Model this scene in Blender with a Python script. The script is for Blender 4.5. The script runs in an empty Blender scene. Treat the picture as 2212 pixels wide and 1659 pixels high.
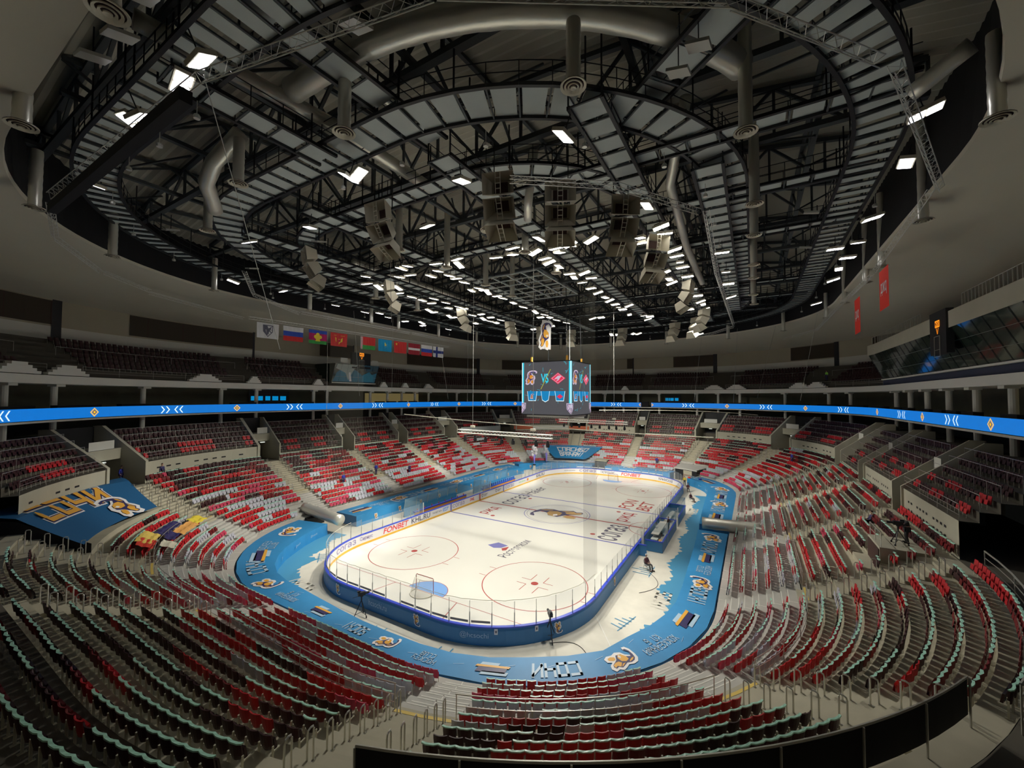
import bpy, math, random
import numpy as np
from mathutils import Vector, Matrix
random.seed(7); rng = np.random.default_rng(7)
scene = bpy.context.scene
COL = scene.collection
PI = math.pi

# ---------------------------------------------------------------- camera
FPX, PITCH, ROLL, YAW = 871.17, .032, .005, -.537
CAM = np.array([23.213, -51.18, 15.975])
cy, sy, cp, sp, cr, sr = math.cos(YAW), math.sin(YAW), math.cos(PITCH), math.sin(PITCH), math.cos(ROLL), math.sin(ROLL)
FW = np.array([sy*cp, cy*cp, sp]); R0 = np.array([cy, -sy, 0]); U0 = np.cross(R0, FW)
RT = cr*R0 + sr*U0; UP = -sr*R0 + cr*U0
cam_data = bpy.data.cameras.new('camera'); cam = bpy.data.objects.new('camera', cam_data); COL.objects.link(cam)
cam_data.sensor_width = 36; cam_data.lens = FPX/2212*36; cam_data.clip_end = 400; cam_data.clip_start = .05
cam.matrix_world = Matrix(((RT[0], UP[0], -FW[0], CAM[0]), (RT[1], UP[1], -FW[1], CAM[1]), (RT[2], UP[2], -FW[2], CAM[2]), (0, 0, 0, 1)))
scene.camera = cam
def in_view(P, m=0):
    d = np.asarray(P, float) - CAM; z = d @ FW
    if z < .3: return None
    x = 1106 + FPX*(d @ RT)/z; y = 829.5 - FPX*(d @ UP)/z
    return (x, y) if -m < x < 2212+m and -m < y < 1659+m else None

# ---------------------------------------------------------------- world, colour, cycles
w = bpy.data.worlds.new('arena_air'); scene.world = w; w.use_nodes = True
w.node_tree.nodes['Background'].inputs[0].default_value = (.6, .65, .6, 1)
w.node_tree.nodes['Background'].inputs[1].default_value = .004
scene.view_settings.view_transform = 'Standard'; scene.view_settings.look = 'None'
scene.view_settings.exposure = 0.0; scene.view_settings.gamma = 1.0
scene.cycles.use_denoising = True
scene.cycles.max_bounces = 6; scene.cycles.diffuse_bounces = 3; scene.cycles.glossy_bounces = 2
scene.cycles.transmission_bounces = 2; scene.cycles.transparent_max_bounces = 16
scene.cycles.sample_clamp_indirect = 4.0; scene.cycles.sample_clamp_direct = 0
scene.cycles.caustics_reflective = False; scene.cycles.caustics_refractive = False

# the light of the main floodlight banks: spots at the lamp height, aimed down at the ice
def spot(x, y, tx, ty, power, deg=76, z=29.0, blend=.75):
    l = bpy.data.lights.new('ice_spot', 'SPOT'); l.energy = power; l.spot_size = math.radians(deg); l.spot_blend = blend
    l.color = (1.0, .955, .85); l.shadow_soft_size = .5
    o = bpy.data.objects.new('ice_spot', l); COL.objects.link(o); o.location = (x, y, z)
    o.rotation_euler = (Vector((tx, ty, 0)) - Vector((x, y, z))).to_track_quat('-Z', 'Y').to_euler()
KP = .40
for y in (-20, -7, 6, 19):
    for x, tx in ((-14.9, -5), (-5.4, -3), (7, 3), (16.3, 6)):
        spot(x, y, tx, y + (1.5 if y < -15 else 0), {-20: 23500, -7: 9000, 6: 8500, 19: 11500}[y]*KP, 76 if y > -15 else 66, blend=.75 if y > -15 else .5)
# far lamps aimed at the stands, arriving low so every row throws its shadow outward
for x, y, tx, ty, pw, dg in ((6, -6, -27, -26, 100000, 44), (6, 0, -27, -4, 120000, 44), (6, 8, -27, 17, 120000, 44), (-5, -6, 27, -22, 75000, 42), (-5, 0, 28, -2, 85000, 42), (-5, 8, 28, 18, 85000, 44),
                             (7, 0, -14, 42, 100000, 42), (0, -4, 1, 43, 100000, 42), (-5, 0, 16, 42, 100000, 42), (0, -2, -18, -40, 62000, 46), (-3, 2, 4, -42, 66000, 44), (0, 0, 22, -38, 62000, 44)):
    spot(x, y, tx, ty, pw*KP, dg, blend=.65)

# ---------------------------------------------------------------- materials
MATS = {}
def mat(name, col=(.5, .5, .5), rough=.6, metal=0, noise=0, scale=4, emit=0, emcol=None, alpha=None, spec=.5, coat=0, bump=0):
    if name in MATS: return MATS[name]
    m = bpy.data.materials.new(name); m.use_nodes = True; nt = m.node_tree; b = nt.nodes['Principled BSDF']
    b.inputs['Base Color'].default_value = (*col, 1); b.inputs['Roughness'].default_value = rough
    b.inputs['Metallic'].default_value = metal; b.inputs['Specular IOR Level'].default_value = spec
    if coat: b.inputs['Coat Weight'].default_value = coat
    if noise or bump:
        tc = nt.nodes.new('ShaderNodeTexCoord'); n = nt.nodes.new('ShaderNodeTexNoise')
        n.inputs['Scale'].default_value = scale; n.inputs['Detail'].default_value = 3
        nt.links.new(tc.outputs['Object'], n.inputs['Vector'])
        if noise:
            r = nt.nodes.new('ShaderNodeMix'); r.data_type = 'RGBA'
            r.inputs[6].default_value = (*[c*(1-noise) for c in col], 1); r.inputs[7].default_value = (*[min(1, c*(1+noise)) for c in col], 1)
            nt.links.new(n.outputs['Fac'], r.inputs[0]); nt.links.new(r.outputs[2], b.inputs['Base Color'])
        if bump:
            bp = nt.nodes.new('ShaderNodeBump'); bp.inputs['Strength'].default_value = bump; bp.inputs['Distance'].default_value = .02
            nt.links.new(n.outputs['Fac'], bp.inputs['Height']); nt.links.new(bp.outputs[0], b.inputs['Normal'])
    if emit:
        b.inputs['Emission Color'].default_value = (*(emcol or col), 1); b.inputs['Emission Strength'].default_value = emit
    MATS[name] = m; return m
def glassy(name, tint, opac, gloss=.05, grough=.03):
    """thin sheet: mostly clear, a little tinted, with a faint mirror reflection"""
    m = bpy.data.materials.new(name); m.use_nodes = True; nt = m.node_tree; nt.nodes.clear()
    o = nt.nodes.new('ShaderNodeOutputMaterial'); t = nt.nodes.new('ShaderNodeBsdfTransparent'); g = nt.nodes.new('ShaderNodeBsdfGlossy')
    d = nt.nodes.new('ShaderNodeBsdfDiffuse'); m1 = nt.nodes.new('ShaderNodeMixShader'); m2 = nt.nodes.new('ShaderNodeMixShader')
    d.inputs[0].default_value = (*tint, 1); g.inputs[1].default_value = grough; m1.inputs[0].default_value = opac; m2.inputs[0].default_value = gloss
    nt.links.new(t.outputs[0], m1.inputs[1]); nt.links.new(d.outputs[0], m1.inputs[2]); nt.links.new(m1.outputs[0], m2.inputs[1])
    nt.links.new(g.outputs[0], m2.inputs[2]); nt.links.new(m2.outputs[0], o.inputs[0]); MATS[name] = m; return m
M = dict(
 conc=mat('event_floor_concrete', (.66, .63, .54), .75, noise=.14, scale=.9),
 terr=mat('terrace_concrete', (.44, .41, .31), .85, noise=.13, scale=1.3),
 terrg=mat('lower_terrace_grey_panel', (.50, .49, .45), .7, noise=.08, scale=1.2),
 terr_shade=mat('terrace_concrete_shaded', (.10, .09, .07), .85, noise=.1, scale=1.2), seat_black_shade=mat('seat_near_black_and_shade', (.035, .004, .005), .5),  # terrace concrete darkened to hold the shade; near-black seats partly hold it too
 wallc=mat('beige_concrete_wall', (.42, .40, .31), .85, noise=.1, scale=.8),
 white=mat('white_paint', (.78, .77, .70), .5), line=mat('white_step_edge', (.8, .79, .72), .6),
 yellow=mat('yellow_step_edge', (.75, .55, .12), .6),
 ice=mat('ice', (.80, .79, .72), .13, spec=.35, noise=.05, scale=.25),
 lred=mat('ice_red_paint', (.48, .10, .09), .25), lblue=mat('ice_blue_paint', (.22, .22, .50), .25), lgrey=mat('ice_grey_paint', (.17, .16, .20), .25),
 crease=mat('crease_blue', (.22, .42, .80), .25), orange=mat('emblem_orange', (.82, .42, .05), .45), navy=mat('emblem_navy', (.035, .03, .12), .45),
 emw=mat('emblem_white', (.85, .84, .84), .45),
 board=mat('board_white_plastic', (.74, .74, .76), .22, spec=.5), kick=mat('kick_strip_yellow', (.72, .42, .04), .35), cap=mat('board_cap_blue', (.04, .08, .62), .35),
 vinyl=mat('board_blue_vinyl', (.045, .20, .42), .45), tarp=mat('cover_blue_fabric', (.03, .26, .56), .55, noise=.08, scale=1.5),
 tarpd=mat('cover_blue_side', (.02, .17, .42), .6, noise=.1, scale=2), stick=mat('floor_sticker_blue', (.07, .29, .48), .5), letter=mat('pale_blue_lettering', (.42, .60, .76), .5),
 adred=mat('ad_red', (.75, .03, .03), .4), adgrey=mat('ad_dark_grey', (.10, .10, .14), .4), adviolet=mat('ad_violet', (.28, .24, .45), .4), adblue=mat('ad_blue', (.10, .28, .70), .4), adgreen=mat('ad_green', (.15, .6, .10), .4),
 seat_red=mat('seat_red_plastic', (.50, .012, .018), .5), seat_dark=mat('seat_maroon_plastic', (.16, .006, .008), .5), seat_grey=mat('seat_grey_plastic', (.50, .50, .56), .5),
 seat_pink=mat('seat_crimson_plastic', (.58, .05, .11), .5), film=mat('seat_pale_green_film', (.40, .72, .58), .4), leg=mat('seat_leg_ivory', (.62, .60, .48), .5),
 steel=mat('galvanised_steel', (.42, .42, .38), .4, metal=.5), rail=mat('brushed_rail', (.55, .54, .48), .35, metal=.6), dark=mat('black_steel', (.012, .013, .015), .5), black=mat('black_fabric', (.008, .008, .01), .8),
 duct=mat('spiral_duct_zinc', (.80, .78, .68), .32, metal=.45, bump=.25, scale=3), panel=mat('catwalk_grey_panel', (.50, .55, .53), .7, noise=.1, scale=.8), deck=mat('roof_deck', (.44, .42, .34), .8), truss=mat('roof_truss_paint', (.07, .08, .085), .6),
 soffit=mat('soffit_plaster', (.62, .585, .47), .9, noise=.04, scale=.3), wallu=mat('upper_wall_taupe', (.40, .365, .27), .9, noise=.05, scale=.5), wallb=mat('upper_wall_pale', (.62, .62, .56), .85), wood=mat('dark_slat_panel', (.045, .032, .018), .7),
 alu=mat('aluminium_truss', (.72, .72, .66), .35, metal=.4), cream=mat('speaker_cream', (.62, .58, .46), .5), brownd=mat('dark_brown', (.05, .02, .015), .7),
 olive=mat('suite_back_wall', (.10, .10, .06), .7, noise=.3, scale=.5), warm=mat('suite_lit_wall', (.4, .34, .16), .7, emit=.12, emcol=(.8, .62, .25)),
 skin=mat('skin', (.55, .33, .24), .6), cloth=mat('maroon_jacket', (.09, .03, .04), .8), trous=mat('grey_trousers', (.07, .07, .07), .8), blue=mat('royal_blue_jacket', (.02, .03, .35), .7), hair=mat('dark_hair', (.03, .02, .015), .8), yel=mat('yellow_jersey', (.75, .6, .05), .7), redj=mat('red_jersey', (.6, .04, .02), .7), lime=mat('lime_vest', (.35, .8, .1), .7), greys=mat('silver_hair', (.5, .5, .48), .7),
 net=mat('goal_net_cord', (.72, .70, .60), .8), gpost=mat('goal_red_post', (.30, .05, .04), .4), benchw=mat('bench_orange_board', (.72, .36, .10), .5), red=mat('bottle_red', (.7, .03, .02), .5), plast=mat('white_plastic', (.8, .8, .8), .4),
 lamp=mat('lamp_glow', (1, 1, 1), .5, emit=9, emcol=(1, .95, .86)), lampw=mat('lamp_glow_cool', (1, 1, 1), .5, emit=7, emcol=(.97, .95, 1.0)), off=mat('lamp_glass_unlit', (.45, .45, .40), .3),
)
for n, c, e in (('led_blue', (.003, .19, .68), .9), ('led_white', (.75, .95, 1), 1.1), ('led_gold', (1, .52, .03), 1.2), ('led_amberdark', (.35, .2, .02), .8), ('scr_grey', (.075, .075, .085), .95), ('scr_cyan', (.02, .55, .72), 1.2), ('scr_blue', (.0, .22, .50), 1.0), ('scr_white', (.75, .6, .75), .8), ('scr_red', (.8, .02, .08), 1.0), ('scr_orange', (.75, .28, .02), .9), ('scr_navy', (.05, .04, .16), 1.0), ('scr_yellow', (.5, .5, .05), .8), ('clock', (1, .28, .01), 1.4), ('exitlamp', (.8, .85, .75), 1.2)):
    M[n] = mat(n, (.01, .01, .01), .5, emit=e, emcol=c)
M['glass'] = glassy('rink_glass', (.62, .70, .74), .13, .03); M['glassb'] = glassy('shelter_glass', (.45, .68, .74), .30, .06)
M['netcloth'] = glassy('protective_net', (.45, .44, .36), .02, 0); M['netfold'] = glassy('protective_net_fold', (.42, .41, .33), .22, 0)
M['smoke'] = glassy('smoke_puff', (.85, .85, .88), .45, 0)
M['press'] = mat('press_box_glass', (.03, .045, .035), .06, spec=.6)

# ---------------------------------------------------------------- object helpers
def link(o, parent=None):
    COL.objects.link(o)
    if parent: o.parent = parent
    return o
def tag(o, label=None, cat=None, group=None, kind=None):
    if label: o['label'] = label
    if cat: o['category'] = cat
    if group: o['group'] = group
    if kind: o['kind'] = kind
    return o
def empty(name, loc=(0, 0, 0), rz=0, label=None, cat=None, group=None, kind=None):
    o = bpy.data.objects.new(name, None); link(o); o.location = loc; o.rotation_euler = (0, 0, rz); o.empty_display_size = .2
    return tag(o, label, cat, group, kind)
class MB:
    def __init__(s): s.v = []; s.f = []; s.m = []; s.mats = []; s.n = 0
    def mi(s, m):
        if m not in s.mats: s.mats.append(m)
        return s.mats.index(m)
    def add(s, V, F, m):
        V = np.asarray(V, float).reshape(-1, 3); i = s.mi(m); s.v.append(V); s.f += [tuple(a + s.n for a in f) for f in F]; s.m += [i]*len(F); s.n += len(V)
    def box(s, c, e, m, rz=0, bev=0, rx=0, ry=0):
        x, y, z = e[0]/2, e[1]/2, e[2]/2
        V = np.array([(a*x, b*y, d*z) for d in (-1, 1) for a, b in ((-1, -1), (1, -1), (1, 1), (-1, 1))])
        if rx: V = V @ np.array(Matrix.Rotation(rx, 3, 'X')).T
        if ry: V = V @ np.array(Matrix.Rotation(ry, 3, 'Y')).T
        if rz: V = V @ np.array(Matrix.Rotation(rz, 3, 'Z')).T
        s.add(V + np.array(c), [(3, 2, 1, 0), (4, 5, 6, 7), (0, 1, 5, 4), (1, 2, 6, 5), (2, 3, 7, 6), (3, 0, 4, 7)], m)
    def bar(s, a, b, r, m, n=4, r2=None):
        a = np.array(a, float); b = np.array(b, float); d = b - a; L = np.linalg.norm(d)
        if L < 1e-6: return
        d /= L; u = np.cross(d, (0, 0, 1) if abs(d[2]) < .95 else (1, 0, 0)); u /= np.linalg.norm(u); v = np.cross(d, u); r2 = r if r2 is None else r2
        V = []; 
        for p, rr in ((a, r), (b, r2)):
            for k in range(n):
                t = 2*PI*(k + .5)/n; V.append(p + rr*(math.cos(t)*u + math.sin(t)*v))
        s.add(V, [(k, (k+1) % n, n + (k+1) % n, n + k) for k in range(n)] + [tuple(range(n))[::-1], tuple(range(n, 2*n))], m)
    def tube(s, P, r, m, n=8, caps=True):
        P = np.asarray(P, float); N = len(P); V = []; rr = r if hasattr(r, '__len__') else [r]*N
        up = np.array((0, 0, 1.))
        for i in range(N):
            d = P[min(i+1, N-1)] - P[max(i-1, 0)]; d /= np.linalg.norm(d)
            u = np.cross(d, up if abs(d[2]) < .97 else (0, 1, 0)); u /= np.linalg.norm(u); v = np.cross(d, u)
            for k in range(n):
                t = 2*PI*k/n; V.append(P[i] + rr[i]*(math.cos(t)*u + math.sin(t)*v))
        F = [(i*n + k, i*n + (k+1) % n, (i+1)*n + (k+1) % n, (i+1)*n + k) for i in range(N-1) for k in range(n)]
        if caps: F += [tuple(range(n))[::-1], tuple(range((N-1)*n, N*n))]
        s.add(V, F, m)
    def lathe(s, c, prof, m, n=20):
        V = [(c[0] + r*math.cos(2*PI*k/n), c[1] + r*math.sin(2*PI*k/n), c[2] + z) for r, z in prof for k in range(n)]
        s.add(V, [(i*n + k, i*n + (k+1) % n, (i+1)*n + (k+1) % n, (i+1)*n + k) for i in range(len(prof)-1) for k in range(n)], m)
    def poly(s, V, m): s.add(V, [tuple(range(len(V)))], m)
    def quads(s, G, m, closed=False):
        G = np.asarray(G, float); a, b = G.shape[:2]
        F = [(i*b + j, ((i+1) % a)*b + j, ((i+1) % a)*b + j+1, i*b + j+1) for i in range(a if closed else a-1) for j in range(b-1)]
        s.add(G.reshape(-1, 3), F, m)
    def build(s, name, parent=None, smooth=False, label=None, cat=None, group=None, kind=None, loc=None):
        me = bpy.data.meshes.new(name)
        if s.n: me.from_pydata(np.concatenate(s.v).tolist(), [], s.f)
        for m in s.mats: me.materials.append(m)
        if s.m: me.polygons.foreach_set('material_index', s.m)
        if smooth: me.polygons.foreach_set('use_smooth', [True]*len(me.polygons))
        me.update(); o = link(bpy.data.objects.new(name, me), parent)
        if loc: o.location = loc
        return tag(o, label, cat, group, kind)
def struct(mb, name, label=None): return mb.build(name, kind='structure', label=label, cat='building' if label else None)
def copy_tree(o, parent=None):
    c = o.copy(); COL.objects.link(c); c.parent = parent
    for ch in list(o.children): copy_tree(ch, c)
    return c

# ---------------------------------------------------------------- plan curves
class Path:
    """rounded rectangle: s runs anticlockwise from the middle of the near end, d is the distance outward"""
    def __init__(s, cx, W, L, r):
        s.cx, s.W, s.L, s.r = cx, W, L, r; s.a, s.b, s.q = W-r, L-r, PI/2*r; s.T = 4*(s.a + s.b + s.q)
    def at(s, t, d):
        t = np.asarray(t, float) % s.T; d = np.broadcast_to(np.asarray(d, float), t.shape); a, b, q, r, cx, L, W = s.a, s.b, s.q, s.r, s.cx, s.L, s.W
        e = np.cumsum([a, q, 2*b, q, 2*a, q, 2*b, q]); k = np.searchsorted(e, t, side='right'); e0 = np.concatenate([[0], e])[k]; u = t - e0
        x = np.zeros(t.shape); y = np.zeros(t.shape); nx = np.zeros(t.shape); ny = np.zeros(t.shape)
        for i, (ox, oy, dx, dy) in {0: (cx, -L, 1, 0), 2: (cx+W, -b, 0, 1), 4: (cx+a, L, -1, 0), 6: (cx-W, b, 0, -1), 8: (cx-a, -L, 1, 0)}.items():
            m = k == i; nx[m] = dy; ny[m] = -dx; x[m] = ox + dx*u[m] + dy*d[m]; y[m] = oy + dy*u[m] - dx*d[m]
        for i, (ox, oy, t0) in {1: (cx+a, -b, -90), 3: (cx+a, b, 0), 5: (cx-a, b, 90), 7: (cx-a, -b, 180)}.items():
            m = k == i; th = np.radians(t0 + 90*u[m]/q); nx[m] = np.cos(th); ny[m] = np.sin(th); x[m] = ox + (r + d[m])*nx[m]; y[m] = oy + (r + d[m])*ny[m]
        return x, y, nx, ny
    def p(s, t, d, z=0):
        x, y, _, _ = s.at(np.array([t]), d); return np.array((x[0], y[0], z))
    def rz(s, t):
        _, _, nx, ny = s.at(np.array([t]), 0); return math.atan2(ny[0], nx[0]) - PI/2      # local +y points outward
    def scale(s, t, d):
        t = t % s.T; e = np.cumsum([s.a, s.q, 2*s.b, s.q, 2*s.a, s.q, 2*s.b, s.q]); k = int(np.searchsorted(e, t, side='right'))
        return (s.r + d)/s.r if k % 2 else 1.0
    def grid(s, prof, s0, s1, ds=.9):
        n = max(2, int(abs(s1-s0)/ds) + 1); t = np.linspace(s0, s1, n); G = np.zeros((n, len(prof), 3))
        for j, (d, z) in enumerate(prof):
            x, y, _, _ = s.at(t, d); G[:, j, 0] = x; G[:, j, 1] = y; G[:, j, 2] = z
        return G
    def sweep(s, mb, prof, m, s0=0, s1=None, ds=.9, caps=False):
        """prof: open polyline of (d, z); with caps it is treated as a closed outline"""
        s1 = s.T if s1 is None else s1; P = list(prof) + ([prof[0]] if caps else []); G = s.grid(P, s0, s1, ds); mb.quads(G, m)
        if caps: mb.poly(G[0, :-1][::-1], m); mb.poly(G[-1, :-1], m)
    def arc(s, s0, s1, d, step):
        """positions spaced `step` metres apart along the curve at offset d between s0 and s1, centred"""
        t = np.linspace(s0, s1, 400); x, y, _, _ = s.at(t, d); l = np.concatenate([[0], np.cumsum(np.hypot(np.diff(x), np.diff(y)))])
        n = int(l[-1]/step); q = (l[-1] - n*step)/2 + step*(np.arange(n) + .5); return np.interp(q, l, t)
BOWL = Path(-1.431, 22.19, 34.575, 15.077); RINK = Path(0, 12.91, 30.0, 8.5)
TOT = BOWL.T

# ---------------------------------------------------------------- lettering
_tx = {}
def glyphs(txt, bold=.0, shear=0):
    k = (txt, bold, shear)
    if k not in _tx:
        c = bpy.data.curves.new('t', 'FONT'); c.body = txt; c.align_x = 'CENTER'; c.offset = bold*.35; c.shear = shear; c.resolution_u = 4; c.space_line = .82
        o = bpy.data.objects.new('t', c); COL.objects.link(o); bpy.context.view_layer.update()
        me = bpy.data.meshes.new_from_object(o); V = np.array([v.co[:2] for v in me.vertices]).reshape(-1, 2); F = [tuple(p.vertices) for p in me.polygons]
        bpy.data.objects.remove(o); bpy.data.curves.remove(c); bpy.data.meshes.remove(me)
        lo, hi = V.min(0), V.max(0); V = (V - (lo + hi)/2); _tx[k] = (V, F, hi - lo)
    return _tx[k]
def text(mb, txt, wid, fn, m, hei=None, bold=.015, shear=0):
    V, F, S = glyphs(txt, bold, shear); kx = wid/S[0]; ky = kx if hei is None else hei/S[1]
    mb.add([fn(x*kx, y*ky) for x, y in V], F, m)
def shape(mb, P, fn, m): mb.poly([fn(x, y) for x, y in P], m)
BG = {'C': [[(1,1.4),(0,1.4),(0,0),(1,0)]], 'O': [[(0,0),(0,1.4),(1,1.4),(1,0),(0,0)]], 'S': [[(1,1.4),(0,1.4),(0,.7),(1,.7),(1,0),(0,0)]], 'H': [[(0,0),(0,1.4)],[(1,0),(1,1.4)],[(0,.7),(1,.7)]],
 'I': [[(.5,0),(.5,1.4)]], 'Ч': [[(0,1.4),(0,.6),(1,.6)],[(1,1.4),(1,0)]], 'И': [[(0,1.4),(0,0)],[(0,.1),(1,1.3)],[(1,0),(1,1.4)]], 'Й': [[(0,1.2),(0,0)],[(0,.1),(1,1.1)],[(1,0),(1,1.2)],[(.3,1.45),(.7,1.45)]],
 'K': [[(0,0),(0,1.4)],[(1,1.4),(.15,.7)],[(.15,.7),(1,0)]], 'L': [[(0,1.4),(0,0),(1,0)]], 'U': [[(0,1.4),(0,0),(1,0),(1,1.4)]], 'B': [[(0,0),(0,1.4),(.9,1.4),(.9,.7),(0,.7)],[(0,0),(1,0),(1,.7)]], 'E': [[(1,1.4),(0,1.4),(0,0),(1,0)],[(0,.7),(.8,.7)]],
 'Y': [[(0,1.4),(0,.75),(1,.75)],[(1,1.4),(1,0),(.1,0)]], 'П': [[(0,0),(0,1.4),(1,1.4),(1,0)]], 'А': [[(0,0),(0,1.4),(1,1.4),(1,0)],[(0,.6),(1,.6)]], 'Б': [[(1,1.4),(0,1.4),(0,0),(1,0),(1,.7),(0,.7)]], 'Р': [[(0,0),(0,1.4),(1,1.4),(1,.6),(0,.6)]],
 'М': [[(0,0),(0,1.4)],[(0,1.3),(.5,.6)],[(.5,.6),(1,1.3)],[(1,1.4),(1,0)]], 'Х': [[(0,0),(1,1.4)],[(0,1.4),(1,0)]], 'Ы': [[(0,1.4),(0,0),(.6,0),(.6,.7),(0,.7)],[(1,0),(1,1.4)]], 'Л': [[(0,0),(.15,1.4),(1,1.4),(1,0)]], '!': [[(.5,1.4),(.5,.5)],[(.5,.14),(.5,0)]]}
for a_, b_ in (('С','C'),('О','O'),('Н','H'),('К','K'),('В','B'),('Е','E')): BG[a_] = BG[b_]
def blocktext(mb, txt, wid, fn, m, hei, th=.26, shear=0, gap=.5):
    """squared club lettering built from straight strokes"""
    lines = txt.split('\n'); n = max(len(l) for l in lines); W_ = n + (n-1)*gap + th; H_ = len(lines)*1.4 + (len(lines)-1)*.55 + th; kx = wid/W_; ky = hei/H_
    for li, l in enumerate(lines):
        x0 = -(len(l) + (len(l)-1)*gap)/2; y0 = H_/2 - th/2 - 1.4 - li*1.95
        for ci, ch in enumerate(l):
            for pl in BG.get(ch, []):
                for (ax, ay), (bx, by) in zip(pl, pl[1:]):
                    d = math.hypot(bx-ax, by-ay); ux, uy = (bx-ax)/d*th/2, (by-ay)/d*th/2
                    P = [(ax-ux-uy, ay-uy+ux), (ax-ux+uy, ay-uy-ux), (bx+ux+uy, by+uy-ux), (bx+ux-uy, by+uy+ux)]
                    Q = []
                    for k in range(4):
                        p, q = P[k], P[(k+1) % 4]; Q += [p] if k % 2 == 0 or d < 1 else [p, ((p[0]+q[0])/2, (p[1]+q[1])/2)]
                    mb.poly([fn((x0 + ci*(1+gap) + x + shear*y)*kx, (y0 + y)*ky) for x, y in Q], m)
LEO = dict(
 w=[(-.5,-.05),(-.47,.12),(-.36,.25),(-.2,.30),(-.05,.27),(.08,.36),(.2,.42),(.3,.36),(.42,.42),(.5,.3),(.46,.16),(.34,.06),(.47,.02),(.5,-.12),(.38,-.22),(.2,-.22),(.05,-.3),(-.12,-.26),(-.2,-.12),(-.33,-.05),(-.4,-.2),(-.28,-.3),(-.3,-.42),(-.42,-.42),(-.5,-.28)],
 n=[(-.47,-.06),(-.43,.1),(-.34,.2),(-.2,.25),(-.05,.22),(.08,.3),(.2,.37),(.3,.3),(.4,.36),(.45,.28),(.42,.18),(.28,.07),(.2,.0),(.1,-.2),(-.1,-.2),(-.18,-.06),(-.34,.0),(-.43,-.2),(-.33,-.33),(-.32,-.38),(-.41,-.37),(-.47,-.25)],
 o=[[(-.2,.08),(-.06,.15),(.07,.1),(.1,-.06),(.02,-.2),(-.1,-.17),(-.19,-.05)], [(.1,.16),(.22,.3),(.3,.24),(.4,.3),(.41,.19),(.28,.1),(.17,.08)], [(.2,-.02),(.3,.01),(.43,-.04),(.42,-.13),(.3,-.17),(.18,-.13)], [(-.4,.06),(-.3,.15),(-.16,.2),(-.18,.15),(-.3,.08)], [(.0,.19),(.14,.29),(.2,.31),(.1,.2)]])
def emblem(mb, sz, fn, outline=True, mats=None):
    a, b, c = mats or (M['emw'], M['navy'], M['orange'])
    if outline: shape(mb, [(x*sz, y*sz) for x, y in LEO['w']], lambda u, v: fn(u, v, 0), a)
    shape(mb, [(x*sz*.9, y*sz*.88) for x, y in LEO['n']], lambda u, v: fn(u, v, 1), b)
    for P in LEO['o']: shape(mb, [(x*sz*.93, y*sz*.93) for x, y in P], lambda u, v: fn(u, v, 2), c)
    shape(mb, [(-.03*sz, -.08*sz), (.02*sz, -.02*sz), (.06*sz, -.1*sz), (.0, -.16*sz)], lambda u, v: fn(u, v, 3), a)

# ---------------------------------------------------------------- surveyed positions (metres)
TARP_N=[('SOCHI',172.6,-2.5),('E',177.4,-1.9),('HC',182.4,-2.0),('F',185.2,-1.8),('SOCHR',188.2,-1.5),('E',192.8,-1.3),('HK',196.3,-1.0),('F',200.2,-1.3),('SOCHI',2.8,-1.3),('E',5.6,-1.3),('HC',8.7,-1.5),('F',12.9,-1.5),('SOCHR',16.7,-1.6),('E',20.9,-1.7),('HK',24.2,-1.5),('F',28.4,-1.5),('SOCHI',32.6,-1.4),('E',35.0,-1.4),('HC',37.8,-1.1),('F',40.7,-1.5),('SOCHR',43.9,-1.4),('E',47.0,-1.4),('HK',50.3,-1.3),('F',55.8,-1.5),('SOCHI',59.8,-1.4),('E',62.7,-1.0),('HC',65.0,-1.1),('F',67.4,-1.3),('SOCHR',71.3,-1.2),('E',73.8,-0.6),('F',79.6,0.8),('SOCHI',83.4,1.6)]
TARP_L=[('F',166.7,-3.0),('HK',163.2,-2.6),('E',160.0,-2.1),('SOCHR',156.8,-1.8),('F',153.4,-2.0),('HC',149.2,-1.7),('E',146.6,-1.6),('SOCHI',143.3,-1.6),('F',139.9,-1.4),('HC',136.5,-1.5),('E',133.0,-1.2),('SOCHR',130.2,-1.5)]
TARP_F=[('SOCHI',114.6,1.7),('F',111.3,4.0),('HC',108.4,3.4),('SOCHI',101.3,3.5),('E',98.1,3.4),('HC',94.9,3.4),('E',91.7,3.1),('F',121.2,2.6)]
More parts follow.
